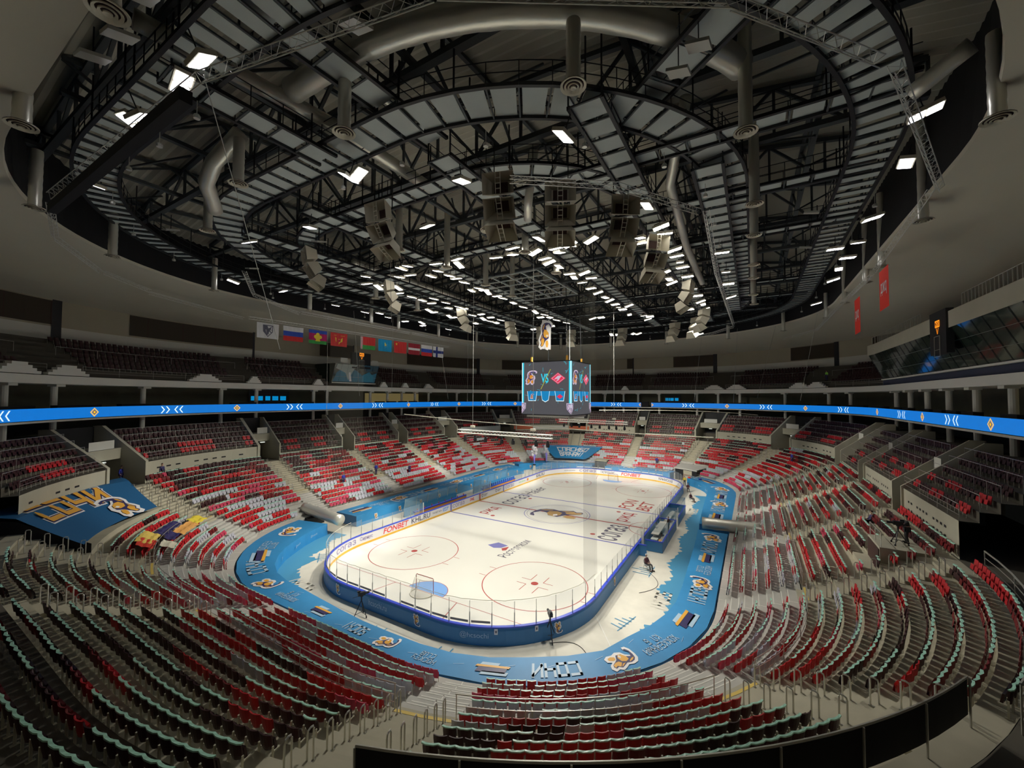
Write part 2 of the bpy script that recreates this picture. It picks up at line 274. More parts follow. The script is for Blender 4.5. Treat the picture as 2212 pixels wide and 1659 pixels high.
LAMPS=[(8.0,-31.8),(1.6,-27.9),(3.1,-35.5),(2.3,-35.6),(-13.5,-21.4),(-15.7,-19.4),(-15.7,-17.7),(-14.0,-18.0),(-10.4,-19.4),(-8.0,-21.4),(-6.8,-21.7),(-8.8,-19.3),(-13.9,-16.3),(-15.7,-14.4),(-15.7,-12.1),(-15.8,-10.0),(-13.8,-9.9),(-15.8,-8.1),(-19.5,-4.6),(-19.7,-3.2),(-13.9,-7.3),(-15.8,-4.4),(-14.0,-4.2),(-14.0,-2.9),(-19.7,0.6),(-19.6,1.5),(-29.3,-8.6),(-27.9,-6.9),(-29.3,-3.9),(-29.4,0.1),(-27.8,2.6),(-29.6,4.8),(-28.2,10.5),(-19.6,7.8),(-15.8,1.6),(-14.1,1.7),(-16.0,5.0),(-14.2,4.6),(-16.2,7.5),(-16.0,9.2),(-14.0,7.4),(-14.1,11.3),(-15.8,14.7),(-3.8,-20.8),(-5.2,-18.9),(-7.1,-17.9),(-5.2,-17.0),(-1.1,-20.8),(-2.0,-19.4),(-5.2,-15.8),(-5.4,-14.1),(-6.8,-10.8),(-5.4,-11.2),(-5.3,-10.2),(-5.5,-9.1),(-5.5,-6.9),(-5.5,-5.5),(-5.6,-2.5),(-5.7,0.5),(2.4,-19.3),(4.2,-19.2),(5.0,-20.6),(6.3,-18.7),(8.0,-21.3),(9.2,-20.8),(8.3,-18.6),(8.2,-17.5),(6.3,-16.7),(6.2,-15.5),(6.5,-13.9),(9.8,-18.9),(6.5,-11.1),(-5.7,4.4),(-6.9,8.6),(-5.4,7.0),(-5.6,9.4),(-5.6,12.1),(-8.8,16.9),(-10.4,16.6),(-13.4,18.5),(-5.1,15.3),(17.1,-22.8),(17.3,-18.7),(17.3,-17.2),(15.4,-17.3),(15.3,-16.1),(11.7,-18.9),(9.8,-18.9),(17.4,-13.0),(17.3,-11.2),(17.3,-9.2),(17.3,-7.4),(15.4,-6.5),(15.4,-3.7),(15.4,-2.0),(17.3,-3.8),(17.3,2.0),(17.3,5.8),(17.3,9.5),(17.4,11.5),(17.4,14.9),(21.0,-10.1),(21.0,-3.5),(21.0,1.6),(21.0,8.7),(6.4,-9.6),(8.0,-10.6),(8.0,-8.5),(6.5,-7.3),(6.5,-4.4),(6.6,-2.0),(6.6,0.8),(6.6,2.8),(6.6,5.4),(6.5,7.4),(6.6,9.2),(8.1,7.2),(6.5,13.6),(0.3,13.8),(1.8,13.6),(8.3,15.5),(9.0,16.7),(8.2,19.0),(2.1,33.5),(3.1,34.0),(-0.9,33.2),(-2.2,32.5),(15.3,14.0),(14.1,40.7),(15.1,-32.6),(2.5,-44.0),(-1.7,-44.1),(-2.6,-44.1),(4.6,-44.1),(30.3,-25.7),(30.8,-20.7),(31.0,-12.5),(29.7,-6.1),(31.1,-7.0),(31.1,-2.7),(31.2,5.7),(31.0,1.1),(31.1,18.8),(-14.0,-33.2),(-28.6,-27.8),(-27.8,-22.4),(-29.1,-14.0),(-12.4,-43.3),(-6.6,-32.4)]
DIFFS=[(17.0,-35.9,28.8),(6.2,-38.8,28.8),(-3.5,-39.0,28.8),(-4.4,-47.3,27.8),(32.3,-26.3,27.8),(23.1,-29.0,28.8),(23.5,-20.3,28.8),(23.5,-14.3,28.8),(23.5,-6.1,28.8),(23.5,-1.0,28.8),(23.5,7.1,28.8),(23.6,13.0,28.8),(-13.3,-36.6,28.8),(5.8,-25.8,28.8),(-16.0,-45.0,27.8),(6.2,-47.2,27.8),(-23.9,-39.3,27.8),(-29.3,-29.4,27.8),(-29.7,-17.6,27.8),(5.7,-25.6,28.8),(-2.8,-20.3,28.8),(6.0,-20.1,28.8),(5.9,-13.2,28.8),(-3.0,-13.2,28.8),(-3.0,-7.2,28.8),(-19.2,-15.1,28.8),(-19.7,-6.9,28.8),(-3.4,-26.1,28.8),(33.2,-14.3,27.8),(33.4,-3.2,27.8),(33.4,2.6,27.8),(33.3,13.0,27.8),(32.8,23.6,27.8),(28.1,34.4,27.8),(19.2,40.7,27.8),(7.0,43.0,27.8),(-5.5,42.9,27.8),(-17.5,40.8,27.8),(-25.5,33.2,27.8),(-30.3,-6.5,27.8),(-30.5,-0.4,27.8),(-30.2,9.9,27.8),(-29.3,21.5,27.8)]
SPK=[(1.3,-31.5),(10.1,-30.4),(12.8,-27.8),(15.6,-24.1),(-10.6,-28.9),(-12.2,-18.1),(-13.5,-2.8),(-12.2,8.5),(-10.1,15.5),(-6.8,21.2),(16.0,-16.4),(16.3,-1.9),(16.5,14.0),(11.2,23.1),(14.9,19.9),(2.0,24.1)]
TRS=[[(-13.4,-44.8),(-20.8,-43.2),(-28.9,-38.9)],[(-29.0,-38.6),(-33.9,-33.7)],[(-35.0,-33.4),(-41.7,-20.4)],[(-17.5,-31.9),(-25.5,-27.1),(-31.1,-18.3)],[(-30.2,-18.5),(-30.3,2.1)],[(-29.9,2.3),(-32.1,42.6)],[(6.1,-44.7),(15.5,-42.7)],[(15.6,-42.7),(22.8,-38.2)],[(22.8,-38.1),(27.1,-33.2)],[(27.6,-32.7),(29.0,-29.0),(32.2,-20.5)],[(31.9,-20.4),(32.9,-3.5)],[(33.0,-1.8),(32.7,12.7),(32.7,33.0)],[(32.7,33.0),(28.4,43.2)],[(12.3,-33.2),(17.0,-29.7),(20.5,-24.1)],[(20.9,-23.8),(20.5,-9.0),(20.8,21.2)],[(20.8,22.7),(17.3,28.5),(13.0,32.6)],[(6.1,-44.7),(-11.6,-45.1)]]

# ================================================================ FLOOR AND ICE
def ring_poly(path, d, z, n=160): return path.grid([(d, z)], 0, path.T*(n-1)/n, path.T/n)[:, 0, :]
mb = MB(); mb.poly(ring_poly(BOWL, .3, -.03), M['conc']); struct(mb, 'floor')
mb = MB(); mb.poly(ring_poly(RINK, .05, 0.0), M['ice']); ice = mb.build('ice_rink', label='white ice sheet with red and blue markings inside the boards', cat='ice rink')
def flat(cx, cy, rot=0, z=.004):
    c, s = math.cos(rot), math.sin(rot); return lambda u, v, k=0: (cx + c*u - s*v, cy + s*u + c*v, z + .003*k)
def rect(mb, x0, y0, x1, y1, z, m): mb.poly([(x0, y0, z), (x1, y0, z), (x1, y1, z), (x0, y1, z)], m)
def annulus(mb, cx, cy, r0, r1, z, m, a0=0, a1=2*PI, n=64):
    t = np.linspace(a0, a1, n); G = np.array([[(cx + r*math.cos(k), cy + r*math.sin(k), z) for r in (r0, r1)] for k in t]); mb.quads(G, m)
mk = MB(); W = 12.9
for y in (-6.9, 6.9): rect(mk, -W, y-.15, W, y+.15, .004, M['lblue'])
rect(mk, -W, -.15, W, .15, .005, M['lred'])
for y in (-26, 26):
    e = 4.4 + math.sqrt(8.5**2 - 4.5**2); rect(mk, -e, y-.025, e, y+.025, .005, M['lred'])
    sg = 1 if y < 0 else -1
    for sx in (-1, 1):
        mk.poly([(sx*3.3, y, .006), (sx*4.25, y - sg*4, .006), (sx*4.32, y - sg*4, .006), (sx*3.37, y, .006)][::sx], M['lred'])
for y, sg in ((-26, 1), (26, -1)):
    cr = MB()
    P = [(1.83*math.cos(t), y + sg*(.1 + 1.75*math.sin(t)), .007) for t in np.linspace(0, PI, 24)]; cr.poly(P, M['crease'])
    Q = [(1.88*math.cos(t), y + sg*(.1 + 1.8*math.sin(t)), .006) for t in np.linspace(0, PI, 24)]; mk.poly(Q, M['lred'])
    cr.build('goal_crease', ice, label='pale blue goal crease')
for x in (-7, 7):
    for y in (-20, 20):
        annulus(mk, x, y, 4.45, 4.53, .006, M['lred']); annulus(mk, x, y, 0, .32, .007, M['lred'], n=24)
        for sx in (-1, 1):
            for sy in (-1, 1):
                rect(mk, x + sx*.6 - (sx < 0)*.9, y + sy*.45 - .03, x + sx*.6 + (sx > 0)*.9, y + sy*.45 + .03, .007, M['lred'])
                rect(mk, x + sx*.6 - .03, y + sy*.45 - (sy < 0)*1.2, x + sx*.6 + .03, y + sy*.45 + (sy > 0)*1.2, .007, M['lred'])
            for k in (-.85, .85):
                rect(mk, x + sx*4.5 - (sx < 0)*.7, y + k - .03, x + sx*4.5 + (sx > 0)*.7, y + k + .03, .007, M['lred'])
    for y in (-5.34, 5.34): annulus(mk, x, y, 0, .3, .007, M['lred'], n=24)
annulus(mk, W, 0, 2.95, 3.03, .006, M['lred'], PI/2, PI*1.5)
mk.build('ice_line', ice, label='red and blue painted hockey lines')
cl = MB(); annulus(cl, 0, 0, 4.42, 4.5, .006, M['lblue']); annulus(cl, 0, 0, 4.08, 4.12, .006, M['lgrey'])
emblem(cl, 7.6, flat(0, 0, -.05, .008), False, (M['emw'], mat('ice_navy_print', (.13, .12, .19), .25), mat('ice_orange_print', (.62, .40, .16), .25)))
cl.build('centre_emblem', ice, label='leaping leopard emblem in the centre circle')
def icetext(t, x0, y0, y1, m, hei=None, name='ice_lettering', **k):
    b = MB(); text(b, t, y1-y0, flat(x0, (y0+y1)/2, PI/2, .007), m, hei, **k); b.build(name, ice, label=None)
icetext('согаз', 8.9, -6.4, -.6, M['lgrey'], 2.3, bold=.03); icetext('ржд', 8.7, 1.3, 5.6, M['lred'], 1.9, bold=.03); icetext('FON', 7.1, 7.4, 13.2, M['lred'], 1.9, bold=.03, shear=.2)
icetext('BET', 9.6, 7.6, 12.9, M['lred'], 1.9, bold=.03, shear=.2); icetext('согаз', -8.6, .7, 6.7, M['lgrey'], 2.1, bold=.02); icetext('Haier', -8.8, 7.4, 13.4, M['lgrey'], 2.1, bold=.01)
icetext('ржд', -8.6, -5.2, -1.6, M['lred'], 1.7, bold=.03); icetext('Ростелеком', 1.5, -16.6, -11.2, M['lgrey'], 1.1)
b = MB(); b.poly([(-1.5, -14.6, .008), (-.9, -13.4, .008), (.5, -13.7, .008), (.2, -14.6, .008), (-.5, -15, .008)], M['lblue']); b.poly([(.3, -14.7, .009), (.75, -13.9, .009), (1.0, -14.9, .009), (.7, -15.2, .009)], M['lred']); b.build('ice_emblem', ice)

# ================================================================ BOARDS
bo = empty('rink_boards', (0, 0, 0), label='white rink boards with adverts, blue cap and glass around the ice', cat='boards')
mb = MB(); RINK.sweep(mb, [(0, 0), (0, 1.1), (.14, 1.1), (.14, -.02)], M['board'], ds=.6); mb.build('board_ring', bo)
mb = MB(); RINK.sweep(mb, [(-.001, .22), (-.02, .21), (-.02, 0)], M['kick'], ds=.6); mb.build('kick_strip', bo, label='yellow kick strip')
mb = MB(); RINK.sweep(mb, [(-.03, 1.07), (-.03, 1.15), (.2, 1.15), (.2, 1.07), (-.03, 1.07)], M['cap'], ds=.6); mb.build('cap_rail', bo, label='bright blue cap rail')
mb = MB(); RINK.sweep(mb, [(.145, 1.08), (.20, .9), (.24, -.02)], M['vinyl'], ds=.6); mb.build('outer_cover', bo, label='dark blue outer cover')
rs_left = lambda y: 3*RINK.a + 3*RINK.q + 2*RINK.b + RINK.b - y
rs_far = lambda x: RINK.a + 2*RINK.q + 2*RINK.b + RINK.a - x
def onin(s0, z0, d=-.022):
    return lambda u, v, k=0: RINK.p(s0 - u/RINK.scale(s0, 0), d - .003*k, z0 + v)
def ad(t, s0, wid, m, z0=.66, hei=.5, **k):
    b = MB(); text(b, t, wid, onin(s0, z0), m, hei, **k); b.build('advert_lettering', bo)
AD = [('согаз', rs_left(-24.2), 3.2, 'adviolet'), ('Сириус', rs_left(-21.2), 1.7, 'adviolet'), ('FONBET', rs_left(-16.9), 3.9, 'adred'), ('KHL.RU', rs_left(-12.8), 3.3, 'adgrey'), ('THE BEST RUN', rs_left(-9.8), 1.8, 'adgrey'), ('согаз', rs_left(-5.2), 2.7, 'adviolet'), ('ржд', rs_left(-2.0), 1.0, 'adred'), ('согаз', rs_left(8.9), 2.9, 'adviolet'), ('МегаФон', rs_left(13.2), 2.3, 'adgreen'), ('KHL.RU', rs_left(20.6), 3.4, 'adgrey'), ('согаз', rs_far(-6.5), 3.4, 'adviolet'), ('ГАСТРОПОЛИС', rs_far(-2.3), 2.9, 'adgrey'), ('FONBET', rs_far(2.4), 3.9, 'adred'), ('КРЫМСКАЯ', rs_far(9.6), 3.4, 'adgrey'), ('ЗИМНЯЯ ЖЕМЧУЖИНА', rs_far(-10.3), 2.4, 'adgrey')]
for t, s0, wd, m in AD:
    small = wd < 2.5 and t not in ('ржд', 'Сириус')
    ad(t, s0, wd, M[m], hei=.22 if small else (.62 if t in ('FONBET', 'KHL.RU') else .5), bold=.0 if small else .025, shear=.2 if t == 'FONBET' else 0)
b = MB(); f = onin(rs_left(-8), .66); shape(b, [(-.6, -.22), (-.6, .22), (.62, .22), (.2, -.22)], f, M['adblue']); text(b, 'SAP', .8, lambda u, v: f(u-.1, v, 2), M['emw'], .3, bold=.03); b.build('advert_emblem', bo)
b = MB(); f = onin(rs_left(15.4), .66); shape(b, [(.22*math.cos(t)-.12, .22*math.sin(t)) for t in np.linspace(0, 2*PI, 16)[:-1]], f, M['adred']); shape(b, [(.22*math.cos(t)+.12, .22*math.sin(t)) for t in np.linspace(0, 2*PI, 16)[:-1]], lambda u, v: f(u, v, 1), M['kick']); b.build('advert_emblem', bo)
for y, x0 in ((.7, 0), (4.6, 0)):
    b = MB(); f = onin(rs_left(y), .66); shape(b, [(-.25, .25), (.25, .25), (.22, -.05), (0, -.28), (-.22, -.05)], f, M['adgrey']); shape(b, [(-.15, .17), (.15, .17), (.13, -.02), (0, -.17), (-.13, -.02)], lambda u, v: f(u, v, 1), M['board'])
    for k in range(3): shape(b, [(.4, .15-.14*k), (1.5-.2*k, .15-.14*k), (1.5-.2*k, .1-.14*k), (.4, .1-.14*k)], f, M['adgrey'])
    b.build('advert_emblem', bo)
for y, m in ((0, 'lred'), (-6.9, 'lblue'), (6.9, 'lblue')):
    for sx in (-12.89, 12.89): b = MB(); b.box((sx, y, .6), (.03, .3, 1.0), M[m]); b.build('board_line', bo)
b = MB()
for t, s0, wd in (('hcsochi.ru', -.7, 1.9), ('@hcsochi', 7.6, 1.9), ('@hcsochi', -9.0, 1.7), ('hcsochi.ru', 30, 1.9), ('hcsochi.ru', -17.5, 1.8)):
    text(b, t, wd, lambda u, v, s0=s0: RINK.p(s0 + u/RINK.scale(s0, .2), .24, .58 + v), M['letter'], .42, bold=.0)
b.build('cover_lettering', bo, label='pale blue lettering on the outer cover')
for s0 in (-12.7, -5.3, 3.2, 13.2, 22.0):
    b = MB(); emblem(b, .8, lambda u, v, k=0, s0=s0: RINK.p(s0 - v*1.0/RINK.scale(s0, .2), .235 + .006*k, .6 + u*1.0)); b.build('cover_emblem', bo)
for s0 in (9.0, 11.6):
    b = MB(); b.add([RINK.p(s0+u, .26, z) for u, z in ((-.11, .72), (.11, .72), (.11, 1.08), (-.11, 1.08))], [(0, 1, 2, 3)], M['emw']); b.add([RINK.p(s0+u, .27, z) for u, z in ((-.05, .82), (.05, .82), (.05, .98), (-.05, .98))], [(0, 1, 2, 3)], M['adgrey']); b.build('notice_sheet', bo, label='small white notice sheet')
# glass: panes between posts, open in front of the two team benches on the left
s = 0.6; seg = []
open_l = [(rs_left(13.6), rs_left(3.0)), (rs_left(-.8), rs_left(-12.4))]
n = 108; ss = np.linspace(0, RINK.T, n+1)
strips = MB()
for k in range(n):
    a0, a1 = ss[k], ss[k+1]; mid = (a0+a1)/2
    if any(u < mid < v for u, v in open_l): continue
    x, y, _ = RINK.p(mid, 0); end = abs(y) > 21.4; top = 2.72 if end else 2.45
    h = 2.0 if end else 1.9
    pb = MB(); pb.bar(RINK.p(a0, .08, 1.12), RINK.p(a0, .08, h), .035, M['steel'], 4); pb.bar(RINK.p(a0, .08, h), RINK.p(a0, .08, top), .018, M['steel'], 4)
    pb.build('post', bo)
    g = MB(); A, B_ = RINK.p(a0+.03, .07), RINK.p(a1-.03, .07); A2, B2 = RINK.p(a0+.03, .085), RINK.p(a1-.03, .085)
    g.add([A+(0, 0, 1.15), B_+(0, 0, 1.15), B_+(0, 0, top), A+(0, 0, top)], [(0, 1, 2, 3)], M['glass']); g.build('glass_pane', bo)
    if end and (abs(x) < 9) and k % 9 != 0:
        dz = 1.32; strips.add([RINK.p(a0+.1, .1, dz), RINK.p(a1-.1, .1, dz), RINK.p(a1-.1, .1, dz+.15), RINK.p(a0+.1, .1, dz+.15)], [(0, 1, 2, 3)], mat('glass_strip_grey', (.30, .27, .25), .6) if y < 0 else M['board'])
strips.build('glass_strip', bo, label='short advert strips along the foot of the glass')
b = MB(); P = [RINK.p(t, .08, 2.76 + .05*abs(math.sin(t*2.3))) for t in np.linspace(-16, 17.5, 60)]; b.tube(P, .018, M['leg'], 4); b.build('net_cord', bo, label='pale cord along the top of the near glass')
# protective net above the near glass
b = MB(); b.quads(RINK.grid([(.08, 2.72), (.08, 24)], -17.4, 17.6, 1.0), M['netcloth']); pn = b.build('protective_net', label='fine protective net hanging above the near end glass', cat='net')
b = MB(); b.quads(RINK.grid([(.11, 2.72), (.09, 6), (.09, 12.5)], 15.7, 17.9, .5), M['netfold']); b.build('folded_edge', pn, label='doubled net fold at the near right corner')

# ================================================================ GOALS
def goal(name, loc, rz, label, group=None):
    g = empty(name, loc, rz, label, 'goal', group)
    b = MB(); b.tube([(-.93, 0, 0), (-.93, 0, 1.22), (-.88, 0, 1.26), (.88, 0, 1.26), (.93, 0, 1.22), (.93, 0, 0)], .03, M['gpost'], 8); b.build('goal_frame', g)
    back = [(1.0*math.cos(t), -.25 - .95*math.sin(t)) for t in np.linspace(0, PI, 13)]; topc = [(.93*math.cos(t), -.05 - .5*math.sin(t)) for t in np.linspace(0, PI, 13)]
    b = MB(); b.tube([(.93, 0, .04)] + [(x, y, .04) for x, y in back] + [(-.93, 0, .04)], .04, M['net'], 6); b.tube([(.93, 0, 1.22)] + [(x, y, 1.18) for x, y in topc] + [(-.93, 0, 1.22)], .02, M['net'], 6)
    b.bar((0, -.55, 1.17), (0, -1.18, .06), .02, M['net']); b.build('net_base', g, label='padded white base frame')
    b = MB(); G = np.array([[(x2, y2, 1.18), ((x1+x2)/2*1.0, (y1+y2)/2 - .05, .6), (x1, y1, .05)] for (x1, y1), (x2, y2) in zip(back, topc)])
    nm = glassy('goal_netting', (.62, .58, .48), .22, 0) if 'goal_netting' not in MATS else MATS['goal_netting']
    b.quads(G, nm); b.poly([(x, y, 1.19) for x, y in topc] + [(-.93, 0, 1.22), (.93, 0, 1.22)], nm); b.build('netting', g)
    return g
goal('ice_goal', (0, -26, .01), 0, 'red framed hockey goal with white net nearest the camera, on the ice')
goal('ice_goal', (0, 26, .01), PI, 'red framed hockey goal at the far end of the ice')
goal('ice_goal', (12.4, 32.6, 0), 2.6, 'spare white netted goal standing left in the tunnel mouth beyond the far corner')
goal('ice_goal', (15.4, 33.3, 0), 2.9, 'spare white netted goal standing right in the tunnel mouth beyond the far corner')

# ================================================================ BLUE FLOOR STICKERS
ins = [(172, -6.3), (176, -5.9), (179, -6.6), (183, -5.5), (184.5, -6.4), (187, -4.6), (190, -4.4), (193, -3.2), (196, -2.7), (201, -2.1), (205, -2.0), (209, -2.1), (214, -2.3), (222, -2.9), (226, -3.5), (229, -3.8), (231, -3.0), (234, -3.1), (236, -4.4), (239, -3.6), (242, -4.5), (246, -3.9), (250, -4.7), (253, -4.1), (257, -5.0), (262, -4.4), (266, -5.2), (270, -4.6), (274, -5.6)]
b = MB(); si = np.arange(172, 274.1, .25); di = np.interp(si, [a for a, _ in ins], [c for _, c in ins])
di = di - .28*np.abs(np.sin(si*2.9))*(di < -3) - .15*(np.sin(si*7.3) > .6)
x, y, _, _ = BOWL.at(si, di); x2, y2, _, _ = BOWL.at(si, np.full(len(si), -1.5)); G = np.stack([np.stack([x, y, np.full(len(x), -.02)], -1), np.stack([x2, y2, np.full(len(x), -.02)], -1)], 1); b.quads(G, M['stick'])
st = b.build('floor_sticker', label='blue skyline shaped sticker on the grey floor around the rink', cat='floor sticker')
def ontop(s0, d0, z=1.215, path=BOWL):
    return lambda u, v, k=0: path.p(s0 - u/path.scale(s0, d0), d0 + v, z + .004*k)
for s0, d0 in ((33.0, -3.9), (61.5, -4.9), (192.3, -4.0)):
    b = MB(); blocktext(b, 'SOCHI', 3.2, ontop(s0, d0, -.012), M['conc'], 1.2, .32, .1, .5); b.build('sticker_lettering', st)
for s0, d0, L_ in ((184, -6.4, 1.6), (204, -2.6, .9), (8.5, -2.9, 1.2), (27, -4.9, 1.3), (38, -5.6, 2.2), (45.5, -5.9, 2.0), (55, -6.3, 1.8), (68, -6.9, 2)):
    b = MB(); f = ontop(s0, d0, -.012)
    for k in range(5): shape(b, [(-.9+k*.42, 0), (-.9+k*.42, L_*(.3+.14*((k*7) % 5))), (-.8+k*.42, L_*(.3+.14*((k*7) % 5))), (-.8+k*.42, 0)], lambda u, v: f(u, -v), M['stick'])
    shape(b, [(-1.3, .1), (1.3, .1), (1.3, .03), (-1.3, .03)], lambda u, v: f(u, -v), M['stick']); b.build('skyline_outline', st)
b = MB()
for a0, c0, a1, c1 in ((26, -7.4, 22, -2.9), (38, -8, 30, -7.8), (186, -8, 195, -3.5)): b.add([BOWL.p(a0, c0, -.015), BOWL.p(a0+.05, c0+.05, -.015), BOWL.p(a1+.05, c1+.05, -.015), BOWL.p(a1, c1, -.015)], [(0, 1, 2, 3)], M['line'])
b.build('floor_seam', st, label='pale seam lines in the floor')

# ================================================================ BLUE COVERS ON THE FIRST ROW
def cover(name, s0, s1, din, dout, label, items, step=2.45, z=1.2, drop=.62):
    t = empty(name, BOWL.p((s0+s1)/2, -1, 0), label=label, cat='cover', group='blue fabric covers around the rink'); off = np.array(t.location)
    n = max(2, int((s1-s0)/step)); q = np.linspace(s0, s1, n+1); fi = (lambda u: np.interp(u, *din)) if isinstance(din, tuple) else (lambda u: din); fo = (lambda u: np.interp(u, *dout)) if isinstance(dout, tuple) else (lambda u: dout)
    top = MB(); G = np.array([[BOWL.p(u, fi(u), z), BOWL.p(u, fo(u), z)] for u in q]) - off; top.quads(G, M['tarp']); top.build('cover_top', t)
    sd = MB(); G = np.array([[BOWL.p(u, fi(u) - .05, -.02), BOWL.p(u, fi(u), z)] for u in q]) - off; sd.quads(G, M['tarp']); sd.build('cover_front', t)
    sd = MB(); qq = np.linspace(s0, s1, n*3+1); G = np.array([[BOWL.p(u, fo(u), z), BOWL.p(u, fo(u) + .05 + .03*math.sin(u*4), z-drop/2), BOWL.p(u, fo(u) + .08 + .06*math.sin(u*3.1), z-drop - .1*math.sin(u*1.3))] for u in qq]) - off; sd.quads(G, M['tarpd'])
    for u in (q[0], q[-1]): sd.poly(np.array([BOWL.p(u, fi(u), 0), BOWL.p(u, fo(u), 0), BOWL.p(u, fo(u), z), BOWL.p(u, fi(u), z)]) - off, M['tarpd'])
    sd.build('cover_skirt', t, label='dark blue skirt hanging behind the cover')
    for it, u, d in items:
        if u < s0 - 100: u += TOT
        if not (s0 + .5 < u < s1 - .5): continue
        dm = (fi(u) + fo(u))/2; wd = fo(u) - fi(u); f0 = ontop(u, dm, z + .03); f = lambda a, c, k=0, f0=f0: f0(a, c, k) - off; b = MB(); kx = min(1.5, wd/2.2)
        if it == 'E': emblem(b, 1.9*kx, f); b.build('cover_emblem', t)
        elif it == 'F':
            for x0, x1, y0, y1, m in ((-.95, .55, .2, .5, 'letter'), (-.85, .85, -.12, .3, 'navy'), (-1.05, .95, -.3, -.12, 'orange'), (-.4, .7, -.55, -.32, 'letter')): shape(b, [(x0*kx, y0*kx), (x1*kx, y0*kx), ((x1+.1)*kx, y1*kx), ((x0+.1)*kx, y1*kx)], lambda a, c: f(a, c, 1 + (m == 'orange')), M[m])
            b.build('cover_stripes', t)
        elif it in ('HC', 'HK'):
            blocktext(b, 'HOCKEY\nCLUB' if it == 'HC' else 'ХОККЕЙНЫЙ\nКЛУБ', (1.8 if it == 'HC' else 2.3)*kx, f, M['letter'], 1.0*kx, .24, .1); b.build('cover_lettering', t)
        else: blocktext(b, 'SOCHI' if it == 'SOCHI' else 'СОЧИ', 2.6*kx, f, M['letter'], 1.1*kx, .3, .1, .45); b.build('cover_lettering', t)
    b = MB()
    for u in np.arange(s0 + 1.5, s1 - 1, 3.1):
        w_ = fo(u) - fi(u); d = fi(u) + w_*(.15 + .7*((u*7.7) % 1)); f = ontop(u, d, z + .025); P = np.array([f(-.28, -.1), f(.3, .08), f(.3, .1), f(-.28, -.075)]) - off; b.poly(P, M['letter'])
    b.build('cover_tick', t, label='thin pale dashes printed on the cover')
    for u in np.arange(s0 + 3, s1 - 2, 4.1):
        b = MB(); dd = fi(u) - .05; k = int(u) % 2
        if k: emblem(b, .75, lambda a, c, k=0: BOWL.p(u + c, dd - .02 - .004*k, .6 + a) - off)
        else: text(b, '@hcsochi', 1.6, lambda a, c: BOWL.p(u - a, dd - .03, .6 + c) - off, M['letter'], .3)
        b.build('front_print', t)
    return t
DN = ([172, 180, 189.7, 195, 201, 204.4, 212, 216.5, 221.4, 224, 228, 233, 245, 260, 272, 286], [-4.3, -4.1, -2.6, -2.3, -1.8, -1.6, -1.9, -2.3, -2.2, -2.7, -2.7, -2.4, -2.7, -3.4, -3.8, -2.8])
cover('rink_cover', 173.3, 216.2, DN, 0.0, 'long blue cover curving behind the near end, reaching left', TARP_N)
cover('rink_cover', 216.2, TOT + 49.2, DN, 0.0, 'long blue cover curving round the near right corner up to the silver duct', TARP_N)
cover('rink_cover', TOT + 51.6, TOT + 84.2, DN, ([201, 275, 286], [0, .2, .5]), 'blue cover on the right beyond the silver duct, curving to the far tunnel', TARP_N)
cover('rink_cover', 126, 168.9, -5.0, ([126, 169], [.1, -1.2]), 'long straight blue cover behind the two team benches on the left', TARP_L, z=1.25)
cover('rink_cover', 105.8, 124.4, -1.6, 1.2, 'blue cover at the far end below the thank-you banner', TARP_F, z=1.35)
cover('rink_cover', 89.4, 103.0, -1.6, 1.2, 'blue cover at the far end right of the small tunnel', TARP_F, z=1.35)
# ================================================================ SEATING BOWL
zr = lambda i: (2.043 + .353*i if i < 6 else 4.192 + .409*(i-6)) - .85
dr = lambda i: .781 + .836*i if i < 6 else 5.846 + .83*(i-6)
d0r = lambda i: (.13 if i == 0 else dr(i) - .646) if i < 6 else dr(i) - .64
GAPS = [11.8, 21.8, 31.7, 44.3, 57.0, 70.0, 79.8, 88.6, 99.0, 111.4, 121.3, 130.5, 144.2, 156.8, 169.7, 179.9, 189.6, 198.3]
HW = {i: .95 for i in range(18)}; HW[17] = .75
def terr(i0, i1, m, s0=0, s1=None):
    b = MB(); P = []
    for i in range(i0, i1):
        if i == i0: P.append((d0r(i), -.03 if i == 0 else zr(i-1)))
        P += [(d0r(i), zr(i)), (d0r(i+1) if i+1 != i1 else dr(i)+.19, zr(i))]
    BOWL.sweep(b, P, m, s0, s1); return b
b = terr(0, 6, M['terrg'])
for s in np.arange(0, TOT, 1.93):
    for i in range(6): b.add([BOWL.p(s + a, d, zr(i) + .006) for a, d in ((0, d0r(i)), (.045, d0r(i)), (.045, d0r(i+1)), (0, d0r(i+1)))], [(0, 1, 2, 3)], M['line'])
struct(b, 'terrace_lower', 'pale grey lower terrace steps with thin white joints')
b = terr(6, 15, M['terr']); BOWL.sweep(b, [(12.66, zr(14)), (12.75, zr(14)), (17.2, zr(14)), (17.2, 8)], M['terr_shade'], 11.6, 190); BOWL.sweep(b, [(12.66, zr(14)), (12.69, zr(15)), (13.5, zr(15)), (13.52, zr(16)), (14.5, zr(16)), (17.2, zr(16)), (17.2, 8)], M['terr_shade'], 190, TOT + 11.6); struct(b, 'terrace_middle', 'tan concrete terrace steps of the middle rows')  # concourse strips use the concrete with shade painted in
